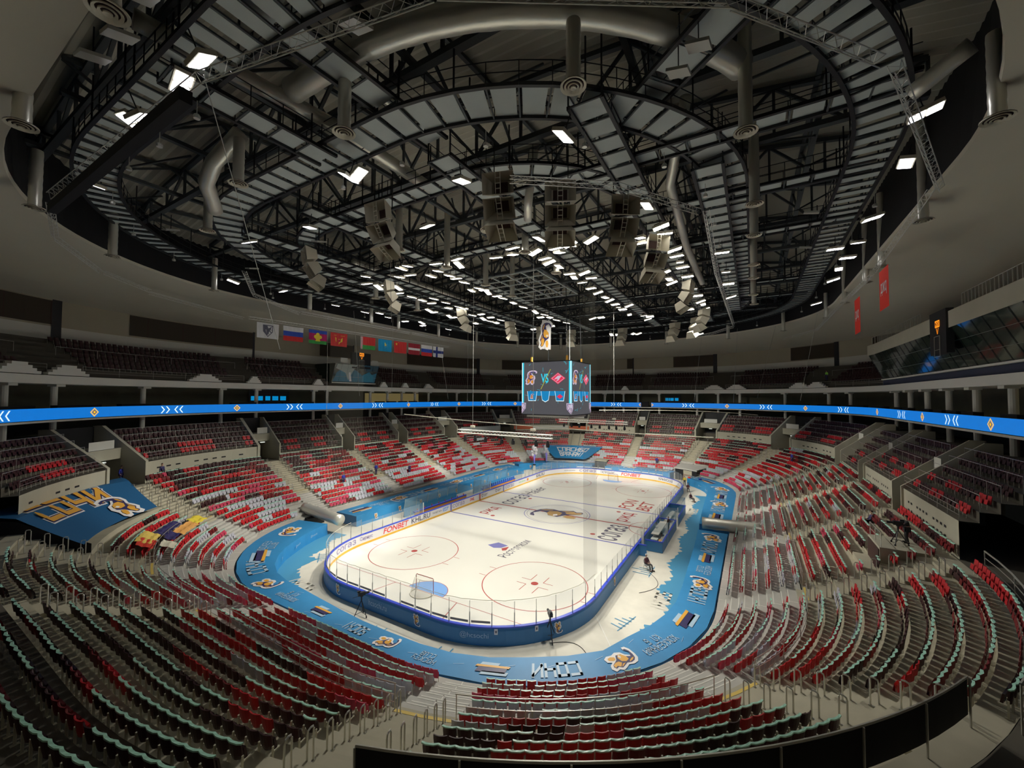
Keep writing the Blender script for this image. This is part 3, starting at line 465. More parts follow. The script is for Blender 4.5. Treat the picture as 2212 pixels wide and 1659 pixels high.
for k, g in enumerate(GAPS):
    b = MB(); hw = HW[k]
    for i in range(1, 15):
        rise = zr(i) - zr(i-1); m = M['terrg'] if i < 6 else M['terr']
        BOWL.sweep(b, [(d0r(i) - .36, zr(i-1)), (d0r(i) - .36, zr(i-1) + rise/2), (d0r(i) + .01, zr(i-1) + rise/2), (d0r(i) + .01, zr(i-1))], m, g-hw, g+hw, .6, caps=True)
        if i < 6:
            for d, z in ((d0r(i) - .36, zr(i-1) + rise/2), (d0r(i), zr(i))): BOWL.sweep(b, [(d, z + .006), (d + .06, z + .006)], M['line'], g-hw, g+hw)
        if i == 6: BOWL.sweep(b, [(d0r(i) + .02, zr(i) + .008), (d0r(i) + .17, zr(i) + .008)], M['yellow'], g-hw, g+hw)
    struct(b, 'stair_flight')
# ---- seats
def seat_parts():
    out = {}
    W_ = [(.37, .25), (.42, .36), (.5, .43), (.68, .445), (.83, .44)]; front = []; backp = []
    for z, wd in W_:
        t = (z - .37)/.46
        for k in range(5):
            x = wd/2*(k-2)/2; y = .05*(1 - (k-2)**2/4) + .07*t - .02; front.append((x, y - .015, z)); backp.append((x, y + .02, z))
    F = []; n = 5
    for i in range(4):
        for k in range(4): a = i*n + k; F += [(a, a+1, a+n+1, a+n), (a+25, a+n+25, a+n+26, a+26)]
    rim = [0, 1, 2, 3, 4, 9, 14, 19, 24, 23, 22, 21, 20, 15, 10, 5]
    for a, c in zip(rim, rim[1:] + rim[:1]): F.append((a, a+25, c+25, c))
    out['backrest'] = (front + backp, F)
    P = [(-.2, -.16, .36), (.2, -.16, .36), (.2, -.1, .33), (-.2, -.1, .33), (-.2, -.1, .66), (.2, -.1, .66), (.19, -.05, .64), (-.19, -.05, .64)]
    out['seat_pan'] = (P, [(3, 2, 1, 0), (0, 1, 5, 4), (4, 5, 6, 7), (7, 6, 2, 3), (1, 2, 6, 5), (0, 4, 7, 3)])
    f = []
    for k in range(5):
        x = .5/2*(k-2)/2; y = .045*(1 - (k-2)**2/4) + .05
        f += [(x, y-.035, .815), (x, y-.04, .855), (x, y+.03, .865 - .012*(k % 2)), (x, y+.035, .83 - .01*(k % 2))]
    out['back_film'] = (f, [(a*4+j, a*4+j+4, a*4+(j+1) % 4+4, a*4+(j+1) % 4) for a in range(4) for j in range(4)] + [(3, 2, 1, 0), (16, 17, 18, 19)])
    return out
SP = seat_parts(); SM = {'black': M['seat_black_shade'], 'red': M['seat_red'], 'maroon': M['seat_dark'], 'grey': M['seat_grey'], 'crimson': M['seat_pink']}
def mesh_of(name, V, F, m, smooth=False):
    me = bpy.data.meshes.new(name); me.from_pydata([tuple(v) for v in V], [], F); me.materials.append(m)
    if smooth: me.polygons.foreach_set('use_smooth', [True]*len(F))
    return me
PM = {(p, c): mesh_of(p, SP[p][0], SP[p][1], SM[c]) for p in ('backrest', 'seat_pan') for c in SM}
PM['film'] = mesh_of('back_film', *SP['back_film'], M['film'])
lb = MB(); lb.box((0, .02, .26), (.03, .05, .52), M['leg']); lb.box((0, -.08, .36), (.025, .22, .04), M['leg']); lb.box((0, .02, .01), (.06, .16, .02), M['leg'])
lo = lb.build('leg'); LEGM = lo.data; bpy.data.objects.remove(lo)
seats = []   # (x, y, z, rz, colour, film, row, block, idx, n)
def blocks(gaps, hws):
    out = []
    for k in range(len(gaps)):
        a = gaps[k] + hws[k]; c = gaps[(k+1) % len(gaps)] - hws[(k+1) % len(gaps)] + (TOT if k+1 == len(gaps) else 0); out.append((a, c))
    return out
BL = blocks(GAPS, HW)
def colours(n, wts, r):
    out = []
    while len(out) < n: out += [r.choices(('red', 'maroon', 'grey', 'crimson'), wts)[0]]*r.choice((3, 3, 4, 5, 6))
    return out[:n]
rr = random.Random(3)
for i in range(17):
    for bi, (a, c) in enumerate(BL):
        if i > 14 and bi not in (16, 17): continue
        t = BOWL.arc(a + .1, c - .1, dr(i), .505); n = len(t)
        wts = (5, .3, 5, 2.0) if i < 6 else ((7, 1.2, 1.6, 1.2) if i < 10 else (7, 4.5, .3, .6))
        if i >= 12: wts = (4, 7, .1, .2)  # higher rows lean darker, partly to paint in light fading with height
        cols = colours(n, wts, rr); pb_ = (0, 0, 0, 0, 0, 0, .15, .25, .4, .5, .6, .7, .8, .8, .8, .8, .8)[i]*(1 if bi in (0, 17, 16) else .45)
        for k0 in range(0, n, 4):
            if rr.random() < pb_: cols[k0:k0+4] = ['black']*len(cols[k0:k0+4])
        films = colours(n, (3, 2, 2, 1), rr)
        for k, (s, col) in enumerate(zip(t, cols)):
            sm = s % TOT
            if i >= 12 and 12.2 < sm < 22.3: continue
            if i >= 9 and 180.6 < sm < 189: continue                       # under the big banner
            if i < 6 and 107.2 < sm < 116.6: continue                       # under the thank-you banner
            if i < 4 and 84.5 < sm < 89.2: continue                         # far tunnel
            if i < 2 and 103.2 < sm < 105.6: continue
            if i < 3 and (49.0 < sm < 51.8 or 169.2 < sm < 173): continue   # duct openings
            if 9 <= i <= 12 and 33.8 < sm < 37.2: continue                  # camera platform
            if i < 6 and 14.85 < sm < 15.1: continue
            x, y, _ = BOWL.p(s, dr(i)); seats.append((x, y, zr(i), BOWL.rz(s), col, films[k] != 'maroon', i, bi, k, n, sm))
NAMES = {0: 'the bottom centre block', 17: 'the near left block', 16: 'the left corner block', 1: 'the near right corner block', 2: 'the right block', 15: 'the far left corner block'}
vis = [q for q in seats if in_view((q[0], q[1], q[2] + .6), 20)]
vis.sort(key=lambda q: np.linalg.norm(np.array(q[:3]) - CAM)); near = set(id(q) for q in vis[:300])
ORD = lambda k: f"{k}{'th' if 10 <= k % 100 <= 20 else {1: 'st', 2: 'nd', 3: 'rd'}.get(k % 10, 'th')}"
proto = {}
def seat_proto(col, film):
    k = (col, film)
    if k not in proto:
        e = bpy.data.objects.new('stadium_seat', None); e.empty_display_size = .2
        kids = [(n_, PM[(n_, col)]) for n_ in ('backrest', 'seat_pan')] + ([('back_film', PM['film'])] if film else []) + [('leg', LEGM), ('leg', LEGM)]
        proto[k] = (e, kids)
    return proto[k]
for q in vis[:300]:
    x, y, z, rz, col, film, i, bi, k, n, sm = q
    e0, kids = seat_proto(col, film); e = e0.copy(); COL.objects.link(e); e.location = (x, y, z); e.rotation_euler = (0, 0, rz)
    e['label'] = f"{col} folded seat{' with green film' if film else ''}, {ORD(k+1)} from left, row {i+1}, {NAMES.get(bi, 'the side block')}"
    e['category'] = 'seat'; e['group'] = 'nearest folded stadium seats'
    sgn = -1
    for n_, me in kids:
        o = bpy.data.objects.new(n_, me); COL.objects.link(o); o.parent = e
        if n_ == 'leg': o.location = (sgn*.24, 0, 0); sgn = 1
        if n_ == 'back_film': o['label'] = 'pale green protective film'
def mass(name, lst, label, group, mar='maroon'):
    V0 = []; F0 = []; M0 = []
    parts = [('backrest', 0), ('seat_pan', 0), ('back_film', 1)]
    tv = []; tf = []; tm = []; off = 0
    cols3 = [(-.22, .0), (0, .045), (.22, .0)]
    for z in (.38, .85):
        for x, y in cols3: tv.append((x, y + (.06 if z > .5 else -.01), z))
    for z in (.38, .85):
        for x, y in cols3: tv.append((x*.98, y + (.09 if z > .5 else .02), z))
    tf += [(0, 1, 4, 3), (1, 2, 5, 4), (6, 9, 10, 7), (7, 10, 11, 8), (0, 3, 9, 6), (2, 8, 11, 5), (3, 4, 10, 9), (4, 5, 11, 10)]; tm += [0]*8; off = 12
    tv += [(-.19, -.14, .36), (.19, -.14, .36), (.19, -.09, .64), (-.19, -.09, .64), (-.19, -.06, .34), (.19, -.06, .34)]; tf += [(12, 13, 14, 15), (12, 16, 17, 13), (16, 15, 14, 17)]; tm += [0]*3
    tv += [(-.26, .0, 0), (-.23, .0, 0), (-.23, .03, .5), (-.26, .03, .5)]; tf += [(18, 19, 20, 21)]; tm += [2]
    base = len(tv)
    fv = [(-.225, .02, .80), (-.225, .03, .87), (-.225, .1, .87), (0, .06, .80), (0, .07, .87), (0, .15, .87), (.225, .02, .80), (.225, .03, .87), (.225, .1, .87)]
    ff = [(0, 3, 4, 1), (3, 6, 7, 4), (1, 4, 5, 2), (4, 7, 8, 5)]
    tv = np.array(tv); fv = np.array(fv); names = ['red', 'maroon', 'grey', 'crimson', 'film', 'leg', 'black']; n = 0
    for q in lst:
        x, y, z, rz, col, film = q[:6]; c, s_ = math.cos(rz), math.sin(rz); R_ = np.array(((c, s_, 0), (-s_, c, 0), (0, 0, 1))); sc = 1
        jit = rng.normal(0, .012, 3)
        V0.append(tv @ R_ + (x, y, z) + jit); F0 += [tuple(a + n for a in f) for f in tf]; ci = names.index(col); M0 += [ci if k == 0 else 5 for k in tm]; n += base
        if film: V0.append(fv @ R_ + (x, y, z) + jit); F0 += [tuple(a + n for a in f) for f in ff]; M0 += [4]*4; n += 9
    me = bpy.data.meshes.new(name); me.from_pydata(np.concatenate(V0).tolist(), [], F0)
    for m in (SM['red'], M['seat_black_shade'] if mar == 'black' else SM['maroon'], SM['grey'], SM['crimson'], M['film'], M['leg'], M['seat_black_shade']): me.materials.append(m)  # maroon swapped for near-black puts balcony shade into the upper seat colour
    me.polygons.foreach_set('material_index', M0); me.update(); o = link(bpy.data.objects.new(name, me)); return tag(o, label, 'seats', group, 'stuff')
rest = [q for q in seats if id(q) not in near]
mass('stadium_seats', rest, 'red, maroon and grey seats filling the lower and middle rows all round', 'other stadium seats')

SN = ['near centre', 'near right', 'right corner', 'first right side', 'second right side', 'third right side', 'far right corner', 'far right', 'far middle', 'banner side', 'far left corner', 'fifth left side', 'fourth left side', 'third left side', 'second left side', 'first left side', 'left corner', 'near left']
# ---- guard rails between the lower and middle rows
for bi, (a, c) in enumerate(BL):
    p0 = BOWL.p((a+c)/2, 5.2, zr(6)); t = empty('guard_rail', p0, label=f"grey guard rail with posts between the {SN[bi]} and {SN[(bi+1) % 18]} stairs", cat='railing', group='guard rails round the lower rows')
    b = MB(); q = np.linspace(a, c, max(4, int((c-a)/.8)))
    for z in (1.0, .55, .25): b.tube([BOWL.p(u, 5.22, zr(6) + z) - p0 for u in q], .024 if z > .9 else .014, M['rail'], 6)
    b.build('rail_bar', t)
    for u in np.linspace(a + .03, c - .03, max(3, int((c-a)/1.9)+1)):
        b = MB(); b.bar(BOWL.p(u, 5.22, zr(6)) - p0, BOWL.p(u, 5.22, zr(6) + 1.0) - p0, .02, M['rail'], 6); b.build('post', t)
# ---- inverted-U handrails beside the stairs
hm = MB(); hm.tube([(0, -.12, 0), (0, -.12, .9), (0, -.09, .98), (0, 0, 1.0), (0, .09, .98), (0, .12, .9), (0, .12, 0)], .028, M['rail'], 6); hm.box((0, 0, .02), (.08, .34, .03), M['rail']); h0 = hm.build('handrail_hoop'); hmesh = h0.data; bpy.data.objects.remove(h0)
GN = {0: 'near stair left of the centre block', 1: 'near stair right of the centre block', 2: 'right corner stair', 3: 'right side stair', 17: 'near left stair', 16: 'left corner stair', 15: 'stair beside the blue banner'}
for k, g in enumerate(GAPS):
    for sd in (-1, 1):
        for i in range(6, 14):
            if 12.2 < g + sd*HW[k] < 21.5 and i > 11: continue
            s = g + sd*(HW[k] + .02)/BOWL.scale(g, dr(i)); P = BOWL.p(s, dr(i) - .3, zr(i))
            o = bpy.data.objects.new('handrail_hoop', hmesh); COL.objects.link(o); o.location = P; o.rotation_euler = (0, 0, BOWL.rz(s) + 0.0)
            tag(o, f"grey hoop handrail, row {i+1}, {'left' if sd > 0 else 'right'} edge of the {SN[k]} stair", 'handrail', 'hoop handrails beside the stairs')

# ---- near barrier and the dark platform behind it
b = MB(); q0, q1 = 12.6, 22.1
b.quads(BOWL.grid([(12.05, 6.95), (12.05, 7.96)], q0, q1, .5), M['black']); nb = b.build('near_barrier', label='black fabric barrier with grey top rail at the bottom of the picture', cat='barrier')
b = MB(); b.tube([BOWL.p(u, 12.05, 8.0) for u in np.linspace(q0, q1, 24)], .035, M['rail'], 6); b.build('top_rail', nb)
for u in np.linspace(q0, q1, 8): b = MB(); b.bar(BOWL.p(u, 12.1, 6.2), BOWL.p(u, 12.1, 8.0), .028, M['rail'], 6); b.build('post', nb)
def railrun(name, s0, s1, d, z, h, label, group, bars=(1.0, .5), posts=1.6, r=.02, thin=.012):
    b = MB(); q = np.linspace(s0, s1, max(3, int((s1-s0)/.9) + 2))
    for k, f in enumerate(bars): b.tube([BOWL.p(u, d, z + h*f) for u in q], r if k == 0 else thin, M['rail'], 5, caps=False)
    for u in np.linspace(s0, s1, max(2, int((s1-s0)/posts) + 1)): b.bar(BOWL.p(u, d, z), BOWL.p(u, d, z + h), thin*1.3, M['rail'], 4)
    return b.build(name, label=label, cat='railing', group=group)
railrun('concourse_rail', -3.5, 8.2, 14.6, 7.4, .95, 'grey rail along the dark concourse at the lower left corner', 'concourse rails', r=.04, thin=.02)
railrun('concourse_rail', 22.6, 30.5, 12.85, 6.6, 1.4, 'grey rail with posts behind the last row on the right', 'concourse rails', r=.04, thin=.02, bars=(1, .75, .5, .25))
b = MB(); BOWL.sweep(b, [(17.2, 6.6), (17.2, 7.4), (22, 7.4)], M['brownd'], -14, 33); struct(b, 'floor_platform')
# ================================================================ TIER C, RIBBON, SUITES, UPPER STAND
CS, CE = 33.0, 187.0
cg = [g for g in GAPS if CS < g < CE]; edges = [CS] + [v for g in cg for v in (g - 1.15, g + 1.15)] + [CE]
ZC = 0
zc = lambda k: 8.85 + .62*k - ZC*(5-k)/5
dc = lambda k: 12.75 + .85*k
cseats = []; tcnt = 0
for bi in range(0, len(edges), 2):
    a, c = edges[bi], edges[bi+1]; ZC = 1.25 if (121 < a < 169 or 57 < a < 100) and not 70 < a < 81 else 0
    b = MB(); BOWL.sweep(b, [(12.75, 6.5), (12.75, 8.85 - ZC)], M['wallc'], a, c); P = [(12.75, 8.85 - ZC)]
    for k in range(5): P += [(dc(k+1), zc(k)), (dc(k+1), zc(k+1) if k < 4 else 11.9)]
    P += [(22, 11.9)]; BOWL.sweep(b, P, M['terr_shade'], a, c)
    if c - a > 3 and not ZC:
        for u in np.arange(a + 1.2, c - 1, .62):
            if int(u*1.3) % 4 == 0: continue
            for z in (7.35, 7.95): b.add([BOWL.p(u, 12.735, z), BOWL.p(u + .3, 12.735, z), BOWL.p(u + .3, 12.735, z + .16), BOWL.p(u, 12.735, z + .16)], [(0, 1, 2, 3)], M['black'])
    struct(b, 'terrace_upper')
    for k in range(5):
        railrun('tier_rail', a + .15, c - .15, dc(k) + .08, zc(k), .95, f"thin rail {k+1} up from the vented wall, {ORD(bi//2+1)} box block from the right", 'rails of the box tier', bars=(1.0,) if k else (1, .66, .33), posts=1.5)
        for s in BOWL.arc(a + .2, c - .2, dc(k) + .6, .55):
            x, y, _ = BOWL.p(s, dc(k) + .6); cseats.append((x, y, zc(k), BOWL.rz(s), 'red' if k < 2 and int(s/2.2) % 2 else 'maroon', False))
for g in cg:
    b = MB()
    for sd in (-1, 1):
        s = g + sd*1.15
        for e_ in (0, .18): b.poly([BOWL.p(s + sd*e_, d, z) for d, z in ((12.6, 6.55), (12.6, 9.0), (17.3, 12.7), (18.2, 12.7), (18.2, 6.55))], M['wallc'])
        b.add([BOWL.p(s + sd*e_, d, z) for e_, d, z in ((0, 12.6, 9.0), (.18, 12.6, 9.0), (.18, 17.3, 12.7), (0, 17.3, 12.7), (0, 12.6, 6.55), (.18, 12.6, 6.55))], [(0, 1, 2, 3), (0, 1, 5, 4)], M['wallc'])
    BOWL.sweep(b, [(15.2, 9.3), (15.2, 10.4), (18, 10.4), (18, 9.3)], M['wallc'], g - 1.15, g + 1.15, caps=True)
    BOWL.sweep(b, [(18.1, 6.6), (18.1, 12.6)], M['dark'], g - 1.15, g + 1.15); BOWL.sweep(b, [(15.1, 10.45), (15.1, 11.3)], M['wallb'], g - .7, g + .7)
    struct(b, 'vomitory')
    b = MB(); b.box(BOWL.p(g, 15.0, 9.15), (.55, .3, .08), M['exitlamp'], rz=BOWL.rz(g)); b.build('tunnel_lamp', label=f'small bright lamp over the tunnel opening above the {SN[GAPS.index(g)]} stair', cat='lamp', group='lamps over the stair openings')
mass('tier_seats', cseats, 'shade-darkened red seats of the box tier behind thin rails below the LED ribbon', 'box tier seats', 'black')
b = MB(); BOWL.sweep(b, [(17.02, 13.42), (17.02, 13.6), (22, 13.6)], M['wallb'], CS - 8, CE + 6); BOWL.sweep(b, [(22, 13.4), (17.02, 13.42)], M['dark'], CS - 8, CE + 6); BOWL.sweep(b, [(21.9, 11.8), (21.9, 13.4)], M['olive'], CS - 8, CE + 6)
struct(b, 'balcony_slab')
for a, c, side in ((CS - 8, 97.3, 'right half'), (99.7, CE + 6, 'left half')):
    t = MB(); BOWL.sweep(t, [(17.0, 14.72), (17.0, 13.66)], M['led_blue'], a, c, .6); BOWL.sweep(t, [(17.0, 14.72), (17.15, 14.72), (17.15, 13.62), (17, 13.66)], M['dark'], a, c, .6)
    rb = t.build('led_ribbon', label=f'bright blue LED ribbon board with gold diamonds and white arrows, {side} of the balcony', cat='LED board')
    ch = [(187.5, 'C'), (183.9, 'C'), (179.3, 'D'), (175.2, 'C'), (171.3, 'D'), (163.8, 'C'), (155.3, 'D'), (146.9, 'C'), (138.5, 'D'), (130.9, 'C'), (127.2, 'D'), (123.4, 'C'), (119.6, 'D'), (115, 'C'), (111.5, 'D'), (106, 'C'), (91.3, 'C'), (87.3, 'D'), (83.4, 'C'), (79.4, 'D'), (75.3, 'C'), (70.5, 'D'), (61.2, 'C'), (54.6, 'D'), (47.8, 'C'), (41.2, 'D'), (34, 'C'), (99.8, 'L'), (97.2, 'R')]
    for s0, k in ch:
        if not a <= s0 <= c and not (k in 'LR' and abs(s0 - (a if a > 98 else c)) < .2): continue
        b = MB(); sc = BOWL.scale(s0, 17); st_ = 1.0; f = lambda u, v, kk=0: BOWL.p(s0 - u/sc, 16.985 - .004*kk, 14.19 + v)
        if k == 'C':
            for x0, dr_ in ((-1.05, 1), (-.45, 1), (.5, -1), (1.1, -1)):
                for sg in (-1, 1): shape(b, [(x0 - dr_*.28, sg*.42), (x0 - dr_*.12, sg*.42), (x0 + dr_*.22, 0), (x0 + dr_*.06, 0)], f, M['led_white'])
            b.build('white_arrows', rb)
        else:
            lim = {'D': (-1, 1), 'L': (0, 1), 'R': (-1, 0)}[k]
            for r_, m, kk in ((.46, 'led_gold', 0), (.33, 'led_blue', 1), (.26, 'led_amberdark', 2), (.12, 'led_gold', 3)):
                if k == 'D': P = [(-r_, 0), (0, -r_), (r_, 0), (0, r_)]
                elif k == 'L': P = [(-r_, 0), (0, -r_), (0, r_)]
                else: P = [(0, -r_), (r_, 0), (0, r_)]
                shape(b, P, lambda u, v: f(u, v, kk), M[m])
            b.build('gold_diamond', rb)
# columns and back wall of the suites, beam above
csl = [196, 191.5, 187, 182.5, 180.4, 176.2, 171.9, 168.9, 159.5, 156.9, 147.4, 143, 139, 135, 131, 127, 123, 119, 115, 108.5, 104.5, 100.8, 95.7, 90.6, 88.5, 86.4, 82.1, 77.9, 75.7, 69.8, 64.4, 59, 53.5, 48, 42.5, 37, 31.5]
for s in csl:
    b = MB(); r_ = .26; b.lathe(BOWL.p(s, 18.6, 0), [(r_, 11.0), (r_, 17.0)], M['wallb'], 12); b.box(BOWL.p(s, 18.4, 16.9), (.9, .8, .3), M['wallb'], rz=BOWL.rz(s))
    b.build('round_column', kind='structure')
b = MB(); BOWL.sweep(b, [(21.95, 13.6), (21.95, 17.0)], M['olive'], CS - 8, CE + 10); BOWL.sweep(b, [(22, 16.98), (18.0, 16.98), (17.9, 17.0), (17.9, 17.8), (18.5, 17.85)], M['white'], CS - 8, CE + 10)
BOWL.sweep(b, [(21.9, 14.0), (21.9, 16.6)], M['warm'], 131, 146); BOWL.sweep(b, [(21.9, 14.6), (21.9, 16.9)], M['warm'], 39.5, 44)
struct(b, 'wall_suites')
b = MB()
for u in np.arange(CS, CE, 3.1):
    if int(u) % 5 == 2: continue
    BOWL.sweep(b, [(17.5, 13.7), (17.5, 14.95), (18.1, 14.95), (18.1, 13.7)], M['black'], u, u + 2.1, caps=True)
b.build('suite_chairs', label='rows of black chairs on the balcony just above the LED ribbon', cat='chairs', kind='stuff')
for s0, s1, nm in ((162, 168.5, 'left of the glass press box'), (92.5, 94.8, 'at the far end')):
    b = MB(); BOWL.sweep(b, [(21.5, 14.4), (21.5, 16.7)], M['dark'], s0, s1); tv = b.build('suite_screen', label=f'dark video screen with blue scoreboard graphic in the suites {nm}', cat='screen')
    b = MB()
    for x0, x1 in ((.1, .25), (.3, .45), (.5, .62), (.68, .8), (.84, .96)): BOWL.sweep(b, [(21.47, 15.2), (21.47, 15.9)], M['scr_blue'], s0 + x0*(s1-s0), s0 + x1*(s1-s0))
    b.build('blue_graphic', tv)
# upper stand
zu = lambda k: 18.0 + .58*k
b = MB(); P = [(18.1, 17.8)]
for k in range(7): P += [(19 + .95*k, zu(k)), (19 + .95*k, zu(k+1))]
P += [(26, zu(7))]; BOWL.sweep(b, P, M['terr_shade'], CS - 8, CE + 10); struct(b, 'terrace_top')
useats = []
for k in range(6):
    for s in BOWL.arc(CS - 5, CE + 8, 19.8 + .95*k, .6):
        if 38 < s < 71.5 or 145.5 < s < 157 or any(abs(s - g) < 1.5 for g in GAPS): continue
        x, y, _ = BOWL.p(s, 19.8 + .95*k)
        if in_view((x, y, zu(k+1)), 100): useats.append((x, y, zu(k+1), BOWL.rz(s), 'maroon', False))
mass('upper_seats', useats, 'shade-darkened maroon seats of the top stand under the taupe wall', 'top stand seats', 'black')
ub = [CS - 7, 38] + [71.8] ; 
for k, (a, c) in enumerate([(72, 79), (80.6, 87.8), (89.4, 98.2), (99.8, 110.6), (112.2, 120.5), (122.1, 129.7), (131.3, 145.3), (157.2, 168.9), (170.5, 179.1), (180.7, 188.8), (190.4, 197)]):
    railrun('balcony_rail', a, c, 18.7, 17.9, 1.0, f'thin rail with posts along the front of the top stand, {ORD(k+1)} section from the right', 'top stand rails', bars=(1, .7, .4), posts=1.7)
    railrun('balcony_rail', a, c, 21.5, 20.1, .9, f'higher thin rail across the top stand seats, {ORD(k+1)} section from the right', 'top stand rails', bars=(1,), posts=1.7)
for k, s in enumerate((182.3, 180.1, 173.0, 169.5, 159.0, 144.5, 138.5, 131.5, 104, 88.8, 86.6, 80.5, 78.8, 190)):
    b = MB()
    for j in range(4): BOWL.sweep(b, [(17.92, 17.87 + .25*j), (17.92, 18.12 + .25*j), (18.4, 18.12 + .25*j), (18.4, 17.87 + .25*j)], M['white'], s - .95 + .2*j, s + .95 - .2*j, .5, caps=True)
    b.build('stepped_parapet', label=f'white stepped parapet block on the top stand beam, {ORD(k+1)} in the series', cat='parapet', group='stepped white parapet blocks')
b = MB(); BOWL.sweep(b, [(26, zu(7) - .3), (26, 23.7)], M['wallb'], CS - 14, CE + 14); BOWL.sweep(b, [(26, 23.7), (26, 27.2)], M['wallu'], CS - 14, CE + 14); struct(b, 'wall_upper')
for a, c in ((174.8, 166), (153.6, 146), (131, 123), (120.2, 112), (105.5, 104), (93.5, 90), (83.7, 80.5), (77.7, 73), (187, 177.8)):
    a, c = min(a, c), max(a, c); b = MB(); BOWL.sweep(b, [(25.93, 23.9), (25.93, 26.6)], M['wood'], a, c); BOWL.sweep(b, [(25.9, 21.9), (25.9, 26.9)], M['dark'], a - .35, a)
    for u in np.arange(a, c, 1.6): BOWL.sweep(b, [(25.9, 23.9), (25.9, 26.6)], M['brownd'], u, u + .04)
    struct(b, 'wall_panel')
b = MB(); BOWL.sweep(b, [(26.2, 26.7), (22, 27.4), (16.5, 28.6), (12.5, 29.25), (12.45, 29.5)], M['soffit'], 0, None, .9); BOWL.sweep(b, [(12.45, 29.5), (13.2, 38.5)], M['black']); struct(b, 'ceiling_soffit')
b = MB(); BOWL.sweep(b, [(26.2, 6), (26.2, 27)], M['wallu']); struct(b, 'wall_back')
# ================================================================ ROOF
def zdeck(x, y): return 39.0 - 3.6*(x/36)**2 - 3.4*(y/49)**2
b = MB(); ys = np.arange(-50, 50.1, .36); xs = np.linspace(-37.5, 36, 13)
G = np.array([[(x, y, zdeck(x, y) + (.16 if k % 2 else 0)) for x in xs] for k, y in enumerate(ys)]); b.quads(G, M['deck']); struct(b, 'ceiling')
def inside(x, y, m=0): return max(abs(x + 1.4) - 34.5, abs(y) - 46.8) < -m and (max(abs(x+1.4) - 20, 0)**2 + max(abs(y) - 32, 0)**2)**.5 < 14.5 - m
for k, y in enumerate(range(-44, 45, 8)):
    xr = [x for x in range(-34, 34, 1) if inside(x, y, .5)]; x0, x1 = min(xr), max(xr); n = int((x1-x0)/3.6); X = np.linspace(x0, x1, n+1); b = MB(); zb = 33.2
    for i in range(n):
        b.box(((X[i]+X[i+1])/2, y, zb), (X[i+1]-X[i]+.02, .42, .34), M['truss']); b.bar((X[i], y, zdeck(X[i], y) - .3), (X[i+1], y, zdeck(X[i+1], y) - .3), .22, M['truss'])
        a, c = (X[i], X[i+1]) if i % 2 else (X[i+1], X[i]); b.bar((a, y, zb), (c, y, zdeck(c, y) - .3), .13, M['truss'])
    for x in X: b.bar((x, y, zb), (x, y, zdeck(x, y) - .2), .12, M['truss'])
    b.build('roof_truss', label=f"black steel roof truss spanning across the rink, {ORD(k+1)} from the near end", cat='roof truss', group='cross roof trusses')
for k, x in enumerate((-28, -20, -11, -1.5, 8, 18, 27)):
    yr = [y for y in range(-47, 48) if inside(x, y, .5)]; y0, y1 = min(yr), max(yr); n = int((y1-y0)/4); Y = np.linspace(y0, y1, n+1); b = MB()
    for i in range(n):
        b.box((x, (Y[i]+Y[i+1])/2, 33.6), (.34, Y[i+1]-Y[i]+.02, .26), M['truss']); b.bar((x, Y[i], zdeck(x, Y[i]) - .25), (x, Y[i+1], zdeck(x, Y[i+1]) - .25), .18, M['truss'])
        a, c = (Y[i], Y[i+1]) if i % 2 else (Y[i+1], Y[i]); b.bar((x, a, 33.6), (x, c, zdeck(x, c) - .3), .11, M['truss'])
    for i in range(n):      # diagonal wind braces in plan
        b.bar((x, Y[i], 33.4), (x + (4 if i % 2 else -4), Y[i+1], zdeck(x, Y[i+1]) - .4), .09, M['truss'])
    b.build('roof_truss', label=f"black steel roof truss running lengthwise, {ORD(k+1)} from the left wall", cat='roof truss', group='lengthwise roof trusses')
